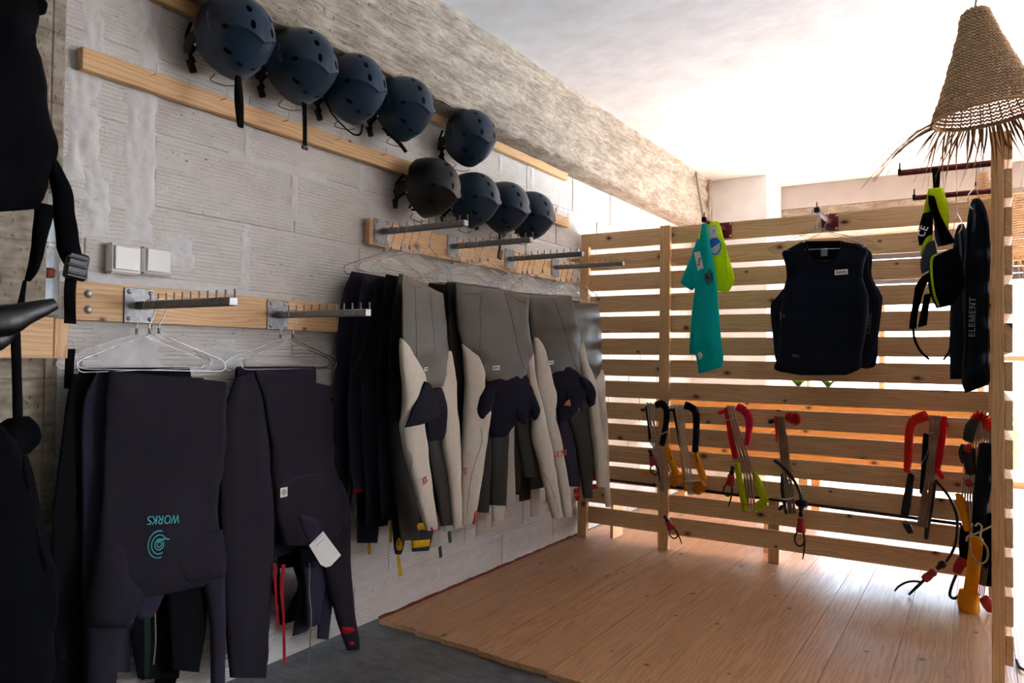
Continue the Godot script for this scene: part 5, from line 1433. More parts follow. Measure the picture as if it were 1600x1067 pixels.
	bx(t, "neck_label", at_of([[0.032, 0.547, -0.022, 0.001]]), Vector3(0.028, 0.036, 0.001), M.ink_grey, 0.0004)
	brand_patch(t, at_of([[0.114, 0.444, 0.04, 0.001]]), 0.03, 0.054)
	words(t, "lettering", "ION", 0.011, at_of([[-0.079, 0.066, 0.044, 0.001]]), Basis(Vector3.BACK, -0.1), M.ink_grey)
	tb(t, "zip_pull", [[-0.147, 0.271, 0.05, 0.002], [-0.144, 0.233, 0.05, 0.002]], M.ink_grey, 5)
	tb(t, "zip_pull", [[-0.136, 0.256, 0.05, 0.002], [-0.127, 0.247, 0.05, 0.002]], M.ink_grey, 5)
	t = thing("vest", "black sleeveless impact vest, " + fr[1], "vest", Vector3(1.38, 1, 0.235), 0, "black impact vests")
	lf(t, "body", [[-0.05, 0.608, 0.161, 0.586, 0.02, 0], [-0.085, 0.558, 0.212, 0.551, 0.03, 0], [-0.114, 0.453, 0.214, 0.451, 0.034, 0], [-0.187, 0.357, 0.251, 0.354, 0.036, 0], [-0.22, 0.308, 0.262, 0.313, 0.036, 0], [-0.207, 0.147, 0.249, 0.174, 0.036, 0], [-0.195, 0.048, 0.231, 0.058, 0.034, 0], [-0.159, 0.017, 0.199, 0.014, 0.026, 0]], M.vest, 0.003, 2.7)
	words(t, "lettering", "ELEMENT", 0.016, at_of([[0.217, 0.217, 0.018, 0.001]]), Basis(Vector3.BACK, PI / 2 - 0.08), M.ink_grey)
	t = thing("vest", "black sleeveless impact vest, " + fr[2], "vest", Vector3(1.38, 1, 0.18), 0, "black impact vests")
	lf(t, "body", [[-0.032, 0.614, 0.17, 0.59, 0.02, 0], [-0.081, 0.565, 0.219, 0.539, 0.03, 0], [-0.11, 0.458, 0.219, 0.442, 0.034, 0], [-0.178, 0.383, 0.256, 0.358, 0.036, 0], [-0.214, 0.305, 0.264, 0.322, 0.036, 0], [-0.208, 0.148, 0.248, 0.176, 0.036, 0], [-0.195, 0.067, 0.238, 0.035, 0.034, 0], [-0.159, 0.048, 0.201, 0.011, 0.026, 0]], M.vest, 0.003, 2.7)
	words(t, "lettering", "ELEMENT", 0.016, at_of([[0.234, 0.199, 0.018, 0.001]]), Basis(Vector3.BACK, PI / 2 - 0.08), M.ink_grey)
	# lime and black harness
	t = thing("harness", "black, grey and lime waist harness hanging by a strap from the side panel's arm", "harness", Vector3(1.84, 1.2, 0.8), 0)
	lf(t, "hanging_strap", [[0.032, 0.562, 0.059, 0.561, 0.004, 0.014], [0.034, 0.53, 0.059, 0.528, 0.004, 0.014], [0.036, 0.484, 0.056, 0.482, 0.006, 0.008]], M.webbing, 0.0)
	lf(t, "lime_loop", [[0.019, 0.487, 0.068, 0.487, 0.05, 0], [0.015, 0.459, 0.074, 0.458, 0.06, 0], [0.031, 0.416, 0.083, 0.418, 0.06, 0.004], [0.052, 0.366, 0.087, 0.37, 0.05, 0.006], [0.066, 0.325, 0.085, 0.328, 0.034, 0.004]], M.lime, 0.004)
	lf(t, "black_band", [[0.02, 0.46, 0.044, 0.458, 0.05, 0.016], [0.02, 0.431, 0.053, 0.428, 0.05, 0.018], [0.032, 0.389, 0.061, 0.391, 0.045, 0.02], [0.045, 0.341, 0.077, 0.345, 0.04, 0.02], [0.061, 0.27, 0.109, 0.283, 0.04, 0.016]], M.harness, 0.003)
	lf(t, "lime_side", [[0.013, 0.454, 0.025, 0.457, 0.05, 0.004], [0.004, 0.407, 0.029, 0.409, 0.05, 0.004], [-0.006, 0.372, 0.023, 0.376, 0.04, 0.004]], M.lime, 0.003)
	lf(t, "black_wing", [[0.001, 0.394, 0.036, 0.403, 0.05, 0.01], [-0.01, 0.347, 0.036, 0.355, 0.055, 0.01], [-0.014, 0.311, 0.034, 0.317, 0.05, 0.01], [-0.01, 0.278, 0.028, 0.289, 0.04, 0.01]], M.harness, 0.003)
	lf(t, "lime_wing", [[0.013, 0.304, 0.034, 0.314, 0.046, 0.016], [-0.001, 0.274, 0.032, 0.283, 0.05, 0.018], [-0.007, 0.243, 0.024, 0.256, 0.046, 0.016]], M.lime, 0.003)
	lf(t, "grey_wing", [[0.014, 0.281, 0.041, 0.291, 0.05, 0.024], [0.002, 0.246, 0.047, 0.262, 0.055, 0.026], [-0.005, 0.209, 0.049, 0.229, 0.05, 0.024], [-0.001, 0.171, 0.032, 0.188, 0.04, 0.02]], M.grey_cloth, 0.003)
	lf(t, "grey_band", [[0.038, 0.355, 0.058, 0.358, 0.04, 0.01], [0.042, 0.302, 0.065, 0.31, 0.044, 0.01], [0.052, 0.269, 0.067, 0.275, 0.03, 0.01]], M.grey_cloth, 0.003)
	lf(t, "back_plate", [[0.049, 0.239, 0.115, 0.263, 0.06, 0.02], [0.024, 0.188, 0.125, 0.218, 0.075, 0.022], [0.02, 0.13, 0.133, 0.16, 0.08, 0.022], [0.03, 0.082, 0.131, 0.102, 0.075, 0.022], [0.045, 0.042, 0.101, 0.054, 0.05, 0.02]], M.harness, 0.005)
	tb(t, "lime_piping", [[0.048, 0.236, 0.05, 0.004], [0.034, 0.221, 0.058, 0.004], [0.034, 0.16, 0.064, 0.004], [0.042, 0.09, 0.06, 0.004], [0.056, 0.049, 0.048, 0.004]], M.lime, 6)
	lf(t, "leg_strap", [[-0.001, 0.162, 0.044, 0.188, 0.03, 0.014], [-0.022, 0.125, 0.02, 0.142, 0.034, 0.014], [-0.028, 0.084, 0.003, 0.095, 0.03, 0.014], [-0.039, 0.013, -0.014, 0.02, 0.03, 0.012], [-0.043, -0.032, -0.018, -0.03, 0.02, 0.012]], M.harness, 0.003)
	lf(t, "leg_strap", [[0.008, 0.094, 0.032, 0.098, 0.03, 0.024], [0, 0.047, 0.024, 0.051, 0.034, 0.026], [-0.009, 0, 0.02, 0.014, 0.03, 0.024], [-0.013, -0.028, 0.016, -0.019, 0.02, 0.022]], M.harness, 0.003)
	tb(t, "loose_strap", [[-0.029, -0.028, 0.01, 0.005], [-0.024, -0.071, 0.012, 0.005], [-0.005, -0.114, 0.014, 0.005], [0.024, -0.146, 0.014, 0.005]], M.webbing, 6)
	tb(t, "loose_strap", [[0.092, -0.094, -0.01, 0.004], [0.084, -0.122, 0, 0.004], [0.069, -0.146, 0.01, 0.004]], M.webbing, 6)
	words(t, "lettering", "CE", 0.026, at_of([[0.004, 0.327, 0.04, 0.001]]), Basis(Vector3.BACK, 1.15), M.ink_white)
	# dark suits at the right end
	var names := ["wire hanger of the long dark suit marked down its side, at the side panel", "wire hanger of the shorter dark suit half behind the lime harness"]
	for k in 2:
		var o := mpart(numbered("wire_hanger"), hanger_mesh(), M.wire, self)
		o.position = [Vector3(2.01, 1.7745, 0.8), Vector3(1.94, 1.7565, 0.38)][k]
		o.rotation_degrees = Vector3(0, [84.0, 96.0][k], 0)
		tag(o, names[k], "hanger", "hangers on the side panel arms")
	t = thing("wetsuit", "long navy suit with white ELEMENT lettering down its side, hung at the side panel", "wetsuit", Vector3(1.985, 1.2, 0.74), 0, "suits hung at the side panel")
	lf(t, "torso", [[0.013, 0.44, 0.037, 0.44, 0.06, 0.03], [0.001, 0.399, 0.051, 0.404, 0.1, 0.03], [-0.007, 0.339, 0.063, 0.347, 0.13, 0.03], [-0.013, 0.235, 0.068, 0.242, 0.14, 0.03], [-0.015, 0.118, 0.068, 0.115, 0.14, 0.03], [-0.013, -0.047, 0.066, -0.047, 0.13, 0.03], [-0.017, -0.164, 0.066, -0.163, 0.12, 0.03], [-0.019, -0.229, 0.066, -0.218, 0.1, 0.03], [-0.009, -0.267, 0.058, -0.236, 0.07, 0.03]], M.vest, 0.011, 2.1)
	lf(t, "zip_flap", [[0.014, 0.412, 0.022, 0.416, 0.02, 0.08], [0.016, 0.352, 0.024, 0.356, 0.02, 0.095], [0.014, 0.312, 0.022, 0.316, 0.02, 0.1]], M.grey_cloth, 0.0)
	tb(t, "seam_fold", on_skin(t, [[0.053, 0.354, 0.13, 0.003], [0.056, 0.171, 0.16, 0.003], [0.058, -0.007, 0.155, 0.003], [0.058, -0.185, 0.12, 0.003]]), M.harness, 6)
	tb(t, "seam_fold", on_skin(t, [[0.005, 0.346, 0.14, 0.003], [-0.001, 0.174, 0.16, 0.003], [-0.001, -0.006, 0.15, 0.003], [-0.008, -0.186, 0.12, 0.003]]), M.harness, 6)
	words(t, "lettering", "ELEMENT", 0.020, laid(t, at_of([[0.014, 0.006, 0.1, 0.001]])), Basis(Vector3.BACK, PI / 2 - 0.02), M.ink_grey, "Droid Sans", 0.001, 1.15)
	t = thing("wetsuit", "shorter dark suit half behind the lime harness, hung farther back at the side panel", "wetsuit", Vector3(1.94, 1.2, 0.4), 0, "suits hung at the side panel")
	lf(t, "torso", [[0.006, 0.409, 0.026, 0.412, 0.06, 0], [-0.008, 0.362, 0.039, 0.372, 0.1, 0], [-0.015, 0.283, 0.057, 0.279, 0.12, 0], [-0.02, 0.125, 0.061, 0.122, 0.13, 0], [-0.024, -0.034, 0.061, -0.034, 0.13, 0], [-0.024, -0.165, 0.056, -0.164, 0.12, 0], [-0.024, -0.223, 0.039, -0.222, 0.09, 0]], M.vest, 0.008, 2.2)
	lf(t, "zip_flap", [[0.007, 0.374, 0.013, 0.379, 0.02, 0.055], [0.011, 0.313, 0.018, 0.317, 0.02, 0.065], [0.016, 0.252, 0.02, 0.255, 0.02, 0.07]], M.grey_cloth, 0.0)


# ---------------------------------------------------------------- kite lines
# bundle of thin cords along a spine, flat and slightly tangled
func cords(parent: Node, rows: Array, n: int, wid: float, mats: Array) -> void:
	var base := spline(rows, 6)
	for c in mats.size():
		var b := Bag.new()
		for k in n:
			if k % mats.size() != c:
				continue
			var off := ((k + 0.5) / n - 0.5) * 2.0
			var pts := []
			var cnt: int = base[0].size()
			for i in cnt:
				var p: Vector3 = base[0][i]
				var u := float(i) / cnt
				var w: float = base[1][i] * 1.75
				pts.append(p + Vector3(off * w + 0.0022 * sin(u * 9.0 + k * 2.1), 0.002 * sin(k), 0.006 * cos(off * 1.3) + 0.004 * sin(k * 5.3 + u * 5.0) + 0.004))
			b.tube(pts, 0.0021, 5)
		part("cord_bundle", b, mats[c], parent)


# padded float sleeve that puckers into ruffles where it bends
func ruffle(parent: Node, nm: String, rows: Array, m: Material, puck: float, label := "") -> void:
	var s := spline(rows, 14)
	var P := []
	var cnt: int = s[0].size()
	for i in cnt:
		var p: Vector3 = s[0][i]
		var tn: Vector3 = (s[0][mini(i + 1, cnt - 1)] - s[0][maxi(i - 1, 0)]).normalized()
		var sd := Vector3(tn.y, -tn.x, 0).normalized()
		var t0: Vector3 = s[0][maxi(i - 4, 0)] - s[0][maxi(i - 7, 0)]
		var t1: Vector3 = s[0][mini(i + 7, cnt - 1)] - s[0][mini(i + 4, cnt - 1)]
		var bend := clampf(t0.angle_to(t1) * 1.3, 0.12 if puck < 0.45 else 1.0, 1.3) if t0.length() > 0.0 and t1.length() > 0.0 else 0.6
		var r: float = s[1][i] * 1.4 * (1.0 + bend * puck * (0.55 * sin(i * 1.55) + 0.35 * sin(i * 2.9)))
		if i == 0 or i == cnt - 1:
			r *= 0.55
		var ring := PackedVector3Array()
		for k in 12:
			var a := TAU * k / 12
			ring.append(p + sd * cos(a) * r + Vector3(0, 0, 1) * sin(a) * r * 0.75)
		P.append(ring)
	var b := Bag.new()
	b.grid(P, true)
	part(nm, b, m, parent, label)


func chicken_loop(parent: Node, top: Vector3, dirn: float, size: float, m: Material) -> void:  # red quick-release grip with its black loop and tongue
	var bs := Basis(Vector3.BACK, dirn) * Basis.from_scale(Vector3(1.3, 1.12, 1.3))
	var b := Bag.new()
	b.lathe([Vector2(0.0001, 0.0), Vector2(0.007, -0.001), Vector2(0.009, -0.012), Vector2(0.0065, -0.02), Vector2(0.0095, -0.028), Vector2(0.009, -0.042), Vector2(0.0001, -0.044)], top, bs, 14)
	part("swivel", b, M.rubber, parent)
	b = Bag.new()
	b.lathe([Vector2(0.0001, -0.04), Vector2(0.012, -0.042), Vector2(0.0145, -0.05), Vector2(0.012, -0.056), Vector2(0.016, -0.075), Vector2(0.018, -0.088), Vector2(0.015, -0.094), Vector2(0.0001, -0.094)], top, bs * Basis.from_scale(Vector3(1, size, 0.8)), 16)
	part("release_grip", b, m, parent, "red quick-release grip")
	var pts := []
	for q in [[0.006, -0.088], [0.013, -0.105], [0.014, -0.125], [0.004, -0.143], [-0.010, -0.143], [-0.019, -0.128], [-0.019, -0.108], [-0.009, -0.09]]:
		var p := top + bs * Vector3(q[0], q[1] * size, 0.0)
		pts.append([p.x, p.y, p.z, 0.0042])
	tb(parent, "loop", pts, M.rubber, 8)
	var tg := []
	for q in [[0.012, -0.09, 0.0045], [0.016, -0.13, 0.0045], [0.014, -0.165, 0.004], [0.011, -0.19, 0.0028]]:
		var p := top + bs * Vector3(q[0], q[1] * size, 0.006)
		tg.append([p.x, p.y, p.z, q[2]])
	tb(parent, "safety_tongue", tg, M.rubber, 8)
	var ringp := []
	for k in 17:
		var p := top + bs * Vector3(-0.004 + 0.009 * cos(TAU * k / 16), -0.108 * size + 0.009 * sin(TAU * k / 16), 0.009)
		ringp.append([p.x, p.y, p.z, 0.0011])
	tb(parent, "steel_ring", ringp, M.wire, 5)


func build_lines() -> void:
	var g := "kite bars with coiled lines along the partition"
	var t := thing("kite_bar", "kite bar with navy and amber floats, leftmost on the partition, in front of its post", "kite bar", Vector3(0.47, 0.3, 0.075), 0, g)
	cords(t, [[0.012, 0.504, 0, 0.012], [0.024, 0.413, 0, 0.011], [0.047, 0.292, 0, 0.01], [0.067, 0.154, 0, 0.01], [0.09, 0.024, 0, 0.009]], 14, 1.0, [M.cord_pale, M.cord_grey])
	ruffle(t, "float", [[0.042, 0.491, 0, 0.013], [0.079, 0.5, 0, 0.014], [0.105, 0.469, 0, 0.013], [0.105, 0.4, 0, 0.012], [0.091, 0.323, 0, 0.012], [0.081, 0.273, 0, 0.011]], M.float_navy, 0.25)
	ruffle(t, "float", [[0.108, 0.282, 0.004, 0.011], [0.126, 0.222, 0.004, 0.013], [0.152, 0.155, 0.004, 0.014], [0.17, 0.102, 0.004, 0.018], [0.142, 0.064, 0.004, 0.012]], M.float_yellow, 0.3, "amber float")
	words(t, "lettering", "F-ONE", 0.011, at_of([[0.137, 0.224, 0.019, 0.001]]), Basis(Vector3.BACK, -1.25), M.ink_black, "Droid Sans", 0.0008)
	ruffle(t, "edge_strap", [[-0.013, 0.485, -0.008, 0.006], [0.003, 0.376, -0.008, 0.006], [0.011, 0.288, -0.008, 0.006]], M.float_navy, 0.0)
	bx(t, "hook_peg", at_of([[-0.033, 0.461, -0.03, 0.01]]), Vector3(0.022, 0.016, 0.07), M.black_plastic, 0.004)
	tb(t, "white_rope", [[0.019, 0.298, 0.012, 0.004], [0.059, 0.322, 0.02, 0.004], [0.104, 0.346, 0.024, 0.004], [0.125, 0.354, 0.022, 0.004]], M.rope_white, 7)
	tb(t, "white_rope", [[0.02, 0.284, 0.014, 0.004], [0.053, 0.263, 0.022, 0.004], [0.097, 0.263, 0.024, 0.004], [0.125, 0.275, 0.02, 0.004]], M.rope_white, 7)
	ruffle(t, "pull_tab", [[-0.027, 0.109, 0.016, 0.006], [0.008, 0.123, 0.018, 0.006], [0.045, 0.137, 0.018, 0.006]], M.float_yellow, 0.0)
	chicken_loop(t, at_of([[0.023, 0.251, 0.03, 0.01]]), 0.28, 0.85, M.release_red)
	tb(t, "leader_line", [[0.074, 0.136, 0.018, 0.001], [0.068, 0.017, 0.018, 0.001], [0.068, -0.087, 0.016, 0.001], [0.106, -0.102, 0.02, 0.001]], M.rope_white, 5)
	bx(t, "buckle", at_of([[0.133, 0.156, 0.03, 0.01]]), Vector3(0.012, 0.036, 0.01), M.steel_cut, 0.003, Basis(Vector3.BACK, 0.3))
	chicken_loop(t, at_of([[0.106, -0.099, 0.02, 0.01]]), 0.55, 0.8, M.release_red)
	t = thing("kite_bar", "kite bar with navy and amber floats, just right of the partition post", "kite bar", Vector3(0.62, 0.3, 0.07), 0, g)
	cords(t, [[0.021, 0.5, 0, 0.013], [0.04, 0.387, 0, 0.012], [0.062, 0.252, 0, 0.012], [0.084, 0.117, 0, 0.011], [0.095, 0.026, 0, 0.011]], 16, 1.0, [M.cord_pale, M.rope_white])
	ruffle(t, "float", [[0.057, 0.498, 0, 0.016], [0.089, 0.489, 0, 0.014], [0.117, 0.46, 0, 0.014], [0.121, 0.358, 0, 0.013], [0.115, 0.249, 0, 0.013]], M.float_navy, 0.25)
	ruffle(t, "float", [[0.116, 0.246, 0.004, 0.013], [0.134, 0.193, 0.004, 0.013], [0.152, 0.147, 0.004, 0.014], [0.169, 0.109, 0.004, 0.012]], M.float_yellow, 0.05, "amber float")
	words(t, "lettering", "F-ONE", 0.011, at_of([[0.128, 0.221, 0.018, 0.001]]), Basis(Vector3.BACK, -1.3), M.ink_black, "Droid Sans", 0.0008)
	ruffle(t, "float_end", [[0.109, 0.048, 0, 0.014], [0.14, 0.065, 0, 0.02], [0.168, 0.091, 0, 0.016]], M.float_yellow, 0.5, "puckered amber float end")
	ruffle(t, "edge_strap", [[-0.005, 0.478, -0.004, 0.007], [0.014, 0.375, -0.004, 0.006], [0.036, 0.266, -0.004, 0.006]], M.float_navy, 0.0)
	ruffle(t, "edge_strap", [[0.036, 0.259, -0.004, 0.006], [0.051, 0.147, -0.004, 0.006], [0.062, 0.036, -0.004, 0.006]], M.float_yellow, 0.0)
	tb(t, "tie_cord", [[0.062, 0.093, 0.016, 0.003], [0.102, 0.098, 0.022, 0.004], [0.143, 0.105, 0.02, 0.003], [0.179, 0.107, 0.012, 0.003]], M.cord_pale, 6)
	bx(t, "round_badge", at_of([[0.035, 0.433, 0.016, 0.01]]), Vector3(0.014, 0.02, 0.003), M.float_yellow, 0.0014)
	bx(t, "hook_peg", at_of([[-0.022, 0.469, -0.03, 0.01]]), Vector3(0.02, 0.016, 0.07), M.black_plastic, 0.004)
	t = thing("kite_bar", "kite bar with pink and lime floats, in the middle of the partition", "kite bar", Vector3(0.92, 0.3, 0.07), 0, g)
	cords(t, [[0.004, 0.506, 0, 0.012], [0.024, 0.407, 0, 0.013], [0.064, 0.281, 0, 0.015], [0.094, 0.169, 0, 0.014], [0.108, 0.06, 0, 0.012], [0.118, -0.024, 0, 0.012]], 18, 1.0, [M.cord_brown, M.cord_pale])
	ruffle(t, "float", [[0.034, 0.504, 0, 0.015], [0.07, 0.486, 0, 0.015], [0.096, 0.444, 0, 0.014], [0.096, 0.375, 0, 0.012], [0.084, 0.306, 0, 0.01]], M.float_pink, 0.4, "pink float")
	ruffle(t, "float", [[-0.023, 0.495, 0, 0.009], [-0.006, 0.419, 0, 0.011], [0.012, 0.32, 0, 0.012], [0.032, 0.233, 0, 0.011]], M.float_red, 0.0, "red float")
	ruffle(t, "float", [[0.035, 0.217, 0, 0.01], [0.049, 0.142, 0, 0.012], [0.065, 0.062, 0, 0.013], [0.085, -0.034, 0, 0.013]], M.float_lime, 0.1, "lime float")
	ruffle(t, "float", [[0.123, 0.172, 0, 0.008], [0.142, 0.128, 0, 0.013], [0.165, 0.066, 0, 0.014], [0.178, 0.035, 0, 0.015], [0.149, 0.006, 0, 0.016], [0.124, -0.01, 0, 0.012]], M.float_lime, 0.35, "lime float")
	tb(t, "wrap_cord", [[-0.019, 0.429, 0.012, 0.002], [0.01, 0.438, 0.02, 0.002], [0.035, 0.452, 0.014, 0.002]], M.cord_pale, 5)
	tb(t, "wrap_cord", [[0.066, 0.008, 0.014, 0.002], [0.097, 0.01, 0.02, 0.002], [0.127, 0.015, 0.014, 0.002]], M.float_red, 5)
	ruffle(t, "pink_tab", [[-0.066, 0.465, -0.01, 0.007], [-0.038, 0.473, -0.006, 0.007], [-0.014, 0.485, -0.004, 0.007]], M.float_pink, 0.0)
	chicken_loop(t, at_of([[0.021, 0.198, 0.02, 0.01]]), -0.16, 0.98, M.release_red)
	bx(t, "hook_peg", at_of([[-0.009, 0.483, -0.035, 0.01]]), Vector3(0.02, 0.016, 0.06), M.black_plastic, 0.004)
	tb(t, "print", [[0.126, 0.154, 0.013, 0.002], [0.152, 0.109, 0.014, 0.002]], M.ink_red, 5, "blurred red print on the lime float")
	t = thing("kite_bar", "kite bar with grey lines, orange ruffle at its top and a black hose loop", "kite bar", Vector3(1.16, 0.3, 0.07), 0, g)
	cords(t, [[0.011, 0.462, 0, 0.01], [0.024, 0.37, 0, 0.011], [0.036, 0.259, 0, 0.011], [0.052, 0.134, 0, 0.012], [0.071, -0.013, 0, 0.011]], 18, 1.0, [M.cord_grey, M.cord_brown, M.cord_grey])
	ruffle(t, "float", [[0.036, 0.467, 0, 0.012], [0.063, 0.462, 0, 0.018], [0.087, 0.454, 0, 0.018], [0.109, 0.452, 0, 0.012]], M.float_orange, 0.5, "puckered orange float")
	ruffle(t, "edge_strap", [[-0.015, 0.464, -0.004, 0.005], [-0.008, 0.406, -0.004, 0.005], [-0.005, 0.336, -0.004, 0.004]], M.float_orange, 0.0)
	ruffle(t, "edge_strap", [[0.02, 0.177, -0.006, 0.006], [0.023, 0.082, -0.006, 0.007], [0.042, -0.021, -0.006, 0.006]], M.rubber, 0.0)
	tb(t, "hose", [[-0.012, 0.245, 0.02, 0.009], [0.021, 0.223, 0.026, 0.009], [0.055, 0.191, 0.028, 0.009], [0.088, 0.147, 0.026, 0.008], [0.111, 0.095, 0.022, 0.008], [0.12, 0.049, 0.02, 0.008]], M.rubber, 10)
	ruffle(t, "hose_knot", [[0.093, 0.046, 0.02, 0.01], [0.12, 0.04, 0.02, 0.014], [0.147, 0.049, 0.02, 0.01]], M.rubber, 0.5)
	tb(t, "tie_cord", [[0.016, 0.056, 0.018, 0.004], [0.051, 0.058, 0.024, 0.004], [0.082, 0.071, 0.024, 0.004], [0.105, 0.101, 0.02, 0.003], [0.09, 0.14, 0.02, 0.003]], M.rope_white, 6)
	ruffle(t, "dark_clip", [[0.009, -0.003, 0.01, 0.005], [0.025, 0.015, 0.012, 0.008], [0.037, 0.007, 0.012, 0.006]], M.rubber, 0.0)
	tb(t, "short_line", [[0.004, 0.418, 0.012, 0.001], [-0.014, 0.394, 0.012, 0.001], [-0.033, 0.374, 0.012, 0.001]], M.rubber, 5)
	chicken_loop(t, at_of([[0.117, 0.027, 0.022, 0.01]]), -0.02, 1.18, M.release_red)
	bx(t, "hook_peg", at_of([[-0.036, 0.435, -0.03, 0.01]]), Vector3(0.024, 0.022, 0.07), M.black_plastic, 0.005)
	t = thing("kite_bar", "kite bar with orange-red float arch and long black hose reaching the floor", "kite bar", Vector3(1.75, 0.3, 0.08), 0, g)
	cords(t, [[0.098, 0.504, 0, 0.014], [0.095, 0.414, 0, 0.012], [0.08, 0.269, 0, 0.011], [0.063, 0.123, 0, 0.012], [0.047, -0.001, 0, 0.012]], 18, 1.0, [M.cord_brown, M.cord_grey])
	ruffle(t, "float", [[0.07, 0.506, 0, 0.017], [0.045, 0.493, 0, 0.017], [0.016, 0.479, 0, 0.015], [-0.002, 0.443, 0, 0.013], [-0.007, 0.378, 0, 0.013], [-0.01, 0.305, 0, 0.012], [-0.015, 0.237, 0, 0.01]], M.float_orange, 0.35, "orange-red float")
	ruffle(t, "float", [[0.136, 0.503, 0, 0.009], [0.128, 0.431, 0, 0.011], [0.116, 0.329, 0, 0.011], [0.103, 0.242, 0, 0.008]], M.float_red, 0.1, "red float")
	ruffle(t, "red_tab", [[0.103, 0.266, 0.004, 0.007], [0.116, 0.247, 0.004, 0.009], [0.131, 0.222, 0.004, 0.006]], M.float_red, 0.2)
	ruffle(t, "dark_grip", [[0.004, 0.236, 0.004, 0.01], [-0.004, 0.174, 0.004, 0.012], [-0.014, 0.1, 0.004, 0.013], [-0.025, 0.037, 0.004, 0.012]], M.rubber, 0.12)
	ruffle(t, "dark_grip", [[-0.027, 0.011, 0.004, 0.008], [-0.012, -0.008, 0.004, 0.012], [0.004, -0.041, 0.004, 0.009]], M.rubber, 0.4)
	ruffle(t, "dark_strip", [[0.065, 0.422, 0.006, 0.01], [0.06, 0.34, 0.006, 0.01], [0.053, 0.238, 0.006, 0.008], [0.045, 0.145, 0.006, 0.007]], M.float_navy, 0.0)
	ruffle(t, "dark_strip", [[0.093, 0.206, -0.004, 0.009], [0.083, 0.11, -0.004, 0.009], [0.07, 0.022, -0.004, 0.008], [0.062, -0.06, -0.004, 0.006]], M.rubber, 0.0)
	tb(t, "white_cord", [[0.056, 0.428, 0.018, 0.003], [0.076, 0.421, 0.022, 0.003], [0.091, 0.43, 0.02, 0.003]], M.rope_white, 6)
	tb(t, "white_cord", [[0.076, 0.415, 0.02, 0.001], [0.071, 0.343, 0.022, 0.001], [0.046, 0.285, 0.02, 0.001], [0.015, 0.247, 0.014, 0.001]], M.rope_white, 5)
	tb(t, "white_cord", [[-0.039, 0.011, 0.016, 0.004], [-0.005, 0.01, 0.02, 0.004], [0.031, 0.006, 0.02, 0.004], [0.053, 0.009, 0.018, 0.003]], M.cord_grey, 6)
	tb(t, "hose", [[0.099, 0.214, 0.012, 0.006], [0.126, 0.184, 0.02, 0.006], [0.153, 0.147, 0.022, 0.006], [0.175, 0.096, 0.022, 0.006], [0.185, 0.038, 0.024, 0.006], [0.18, -0.043, 0.03, 0.006], [0.164, -0.096, 0.04, 0.006], [0.142, -0.137, 0.05, 0.006]], M.rubber, 10)
	var b := Bag.new()
	b.lathe([Vector2(0.0001, 0.018), Vector2(0.012, 0.016), Vector2(0.017, 0.006), Vector2(0.017, -0.006), Vector2(0.011, -0.016), Vector2(0.009, -0.03), Vector2(0.0001, -0.03)], at_of([[0.128, -0.149, 0.056, 0.01]]), Basis(Vector3.BACK, -0.75), 14)
	part("hose_collar", b, M.rubber, t)
	b = Bag.new()
	b.lathe([Vector2(0.0001, 0.034), Vector2(0.014, 0.032), Vector2(0.019, 0.02), Vector2(0.0155, 0.01), Vector2(0.019, -0.014), Vector2(0.0165, -0.03), Vector2(0.0001, -0.032)], at_of([[0.079, -0.2, 0.075, 0.01]]), Basis(Vector3.BACK, -0.75), 16)
	part("release_grip", b, M.release_red, t, "red quick-release grip")
	tb(t, "loop", [[0.045, -0.232, 0.085, 0.005], [0.021, -0.229, 0.1, 0.005], [-0.009, -0.237, 0.11, 0.005], [-0.037, -0.259, 0.11, 0.005], [-0.055, -0.285, 0.1, 0.004]], M.rubber, 8)
	tb(t, "safety_tongue", [[0.062, -0.219, 0.08, 0.007], [0.04, -0.245, 0.09, 0.007], [0.018, -0.271, 0.095, 0.006], [0, -0.294, 0.095, 0.005]], M.rubber, 8)
	bx(t, "hook_peg", at_of([[0.137, 0.461, -0.035, 0.01]]), Vector3(0.026, 0.022, 0.07), M.black_plastic, 0.005)
	words(t, "lettering", "F-ONE", 0.013, at_of([[-0.007, 0.359, 0.015, 0.001]]), Basis(Vector3.BACK, PI / 2), M.ink_black, "Droid Sans", 0.0008)
	t = thing("kite_bar", "big tangle of kite gear with long amber bar end by the side panel", "kite bar", Vector3(1.99, 0.3, 0.22), 0, g)
	cords(t, [[0.028, 0.502, 0, 0.02], [0.032, 0.438, 0, 0.022], [0.018, 0.328, 0, 0.024], [0.004, 0.19, -0.01, 0.024], [0.004, 0.027, -0.01, 0.022]], 26, 1.0, [M.cord_pale, M.cord_brown, M.cord_grey])
	tb(t, "line_wrap", [[-0.005, 0.448, 0.02, 0.002], [0.023, 0.472, 0.034, 0.002], [0.059, 0.465, 0.02, 0.002]], M.rope_white, 6)
	for k in 6:
		var rws := [[-0.009, 0.442, 0.022, 0.002], [0.025, 0.462, 0.036, 0.002], [0.064, 0.452, 0.024, 0.002]]
		for r in rws:
			r[1] -= k * 0.0095
			r[0] += 0.002 * sin(k * 3.0)
		tb(t, "line_wrap", rws, [M.rope_white, M.cord_pale][k % 2], 6)
	ruffle(t, "float", [[0.005, 0.5, 0.02, 0.012], [0.028, 0.52, 0.024, 0.014], [0.053, 0.505, 0.02, 0.013], [0.062, 0.462, 0.016, 0.01]], M.float_orange, 0.4, "orange float")
	ruffle(t, "dark_strap", [[0.055, 0.409, 0.026, 0.018], [0.048, 0.307, 0.03, 0.021], [0.036, 0.186, 0.03, 0.021], [0.025, 0.058, 0.026, 0.018]], M.float_navy, 0.04)
	ruffle(t, "dark_grip", [[0.014, 0.506, 0.03, 0.012], [-0.002, 0.47, 0.034, 0.016], [-0.014, 0.41, 0.034, 0.014]], M.rubber, 0.3)
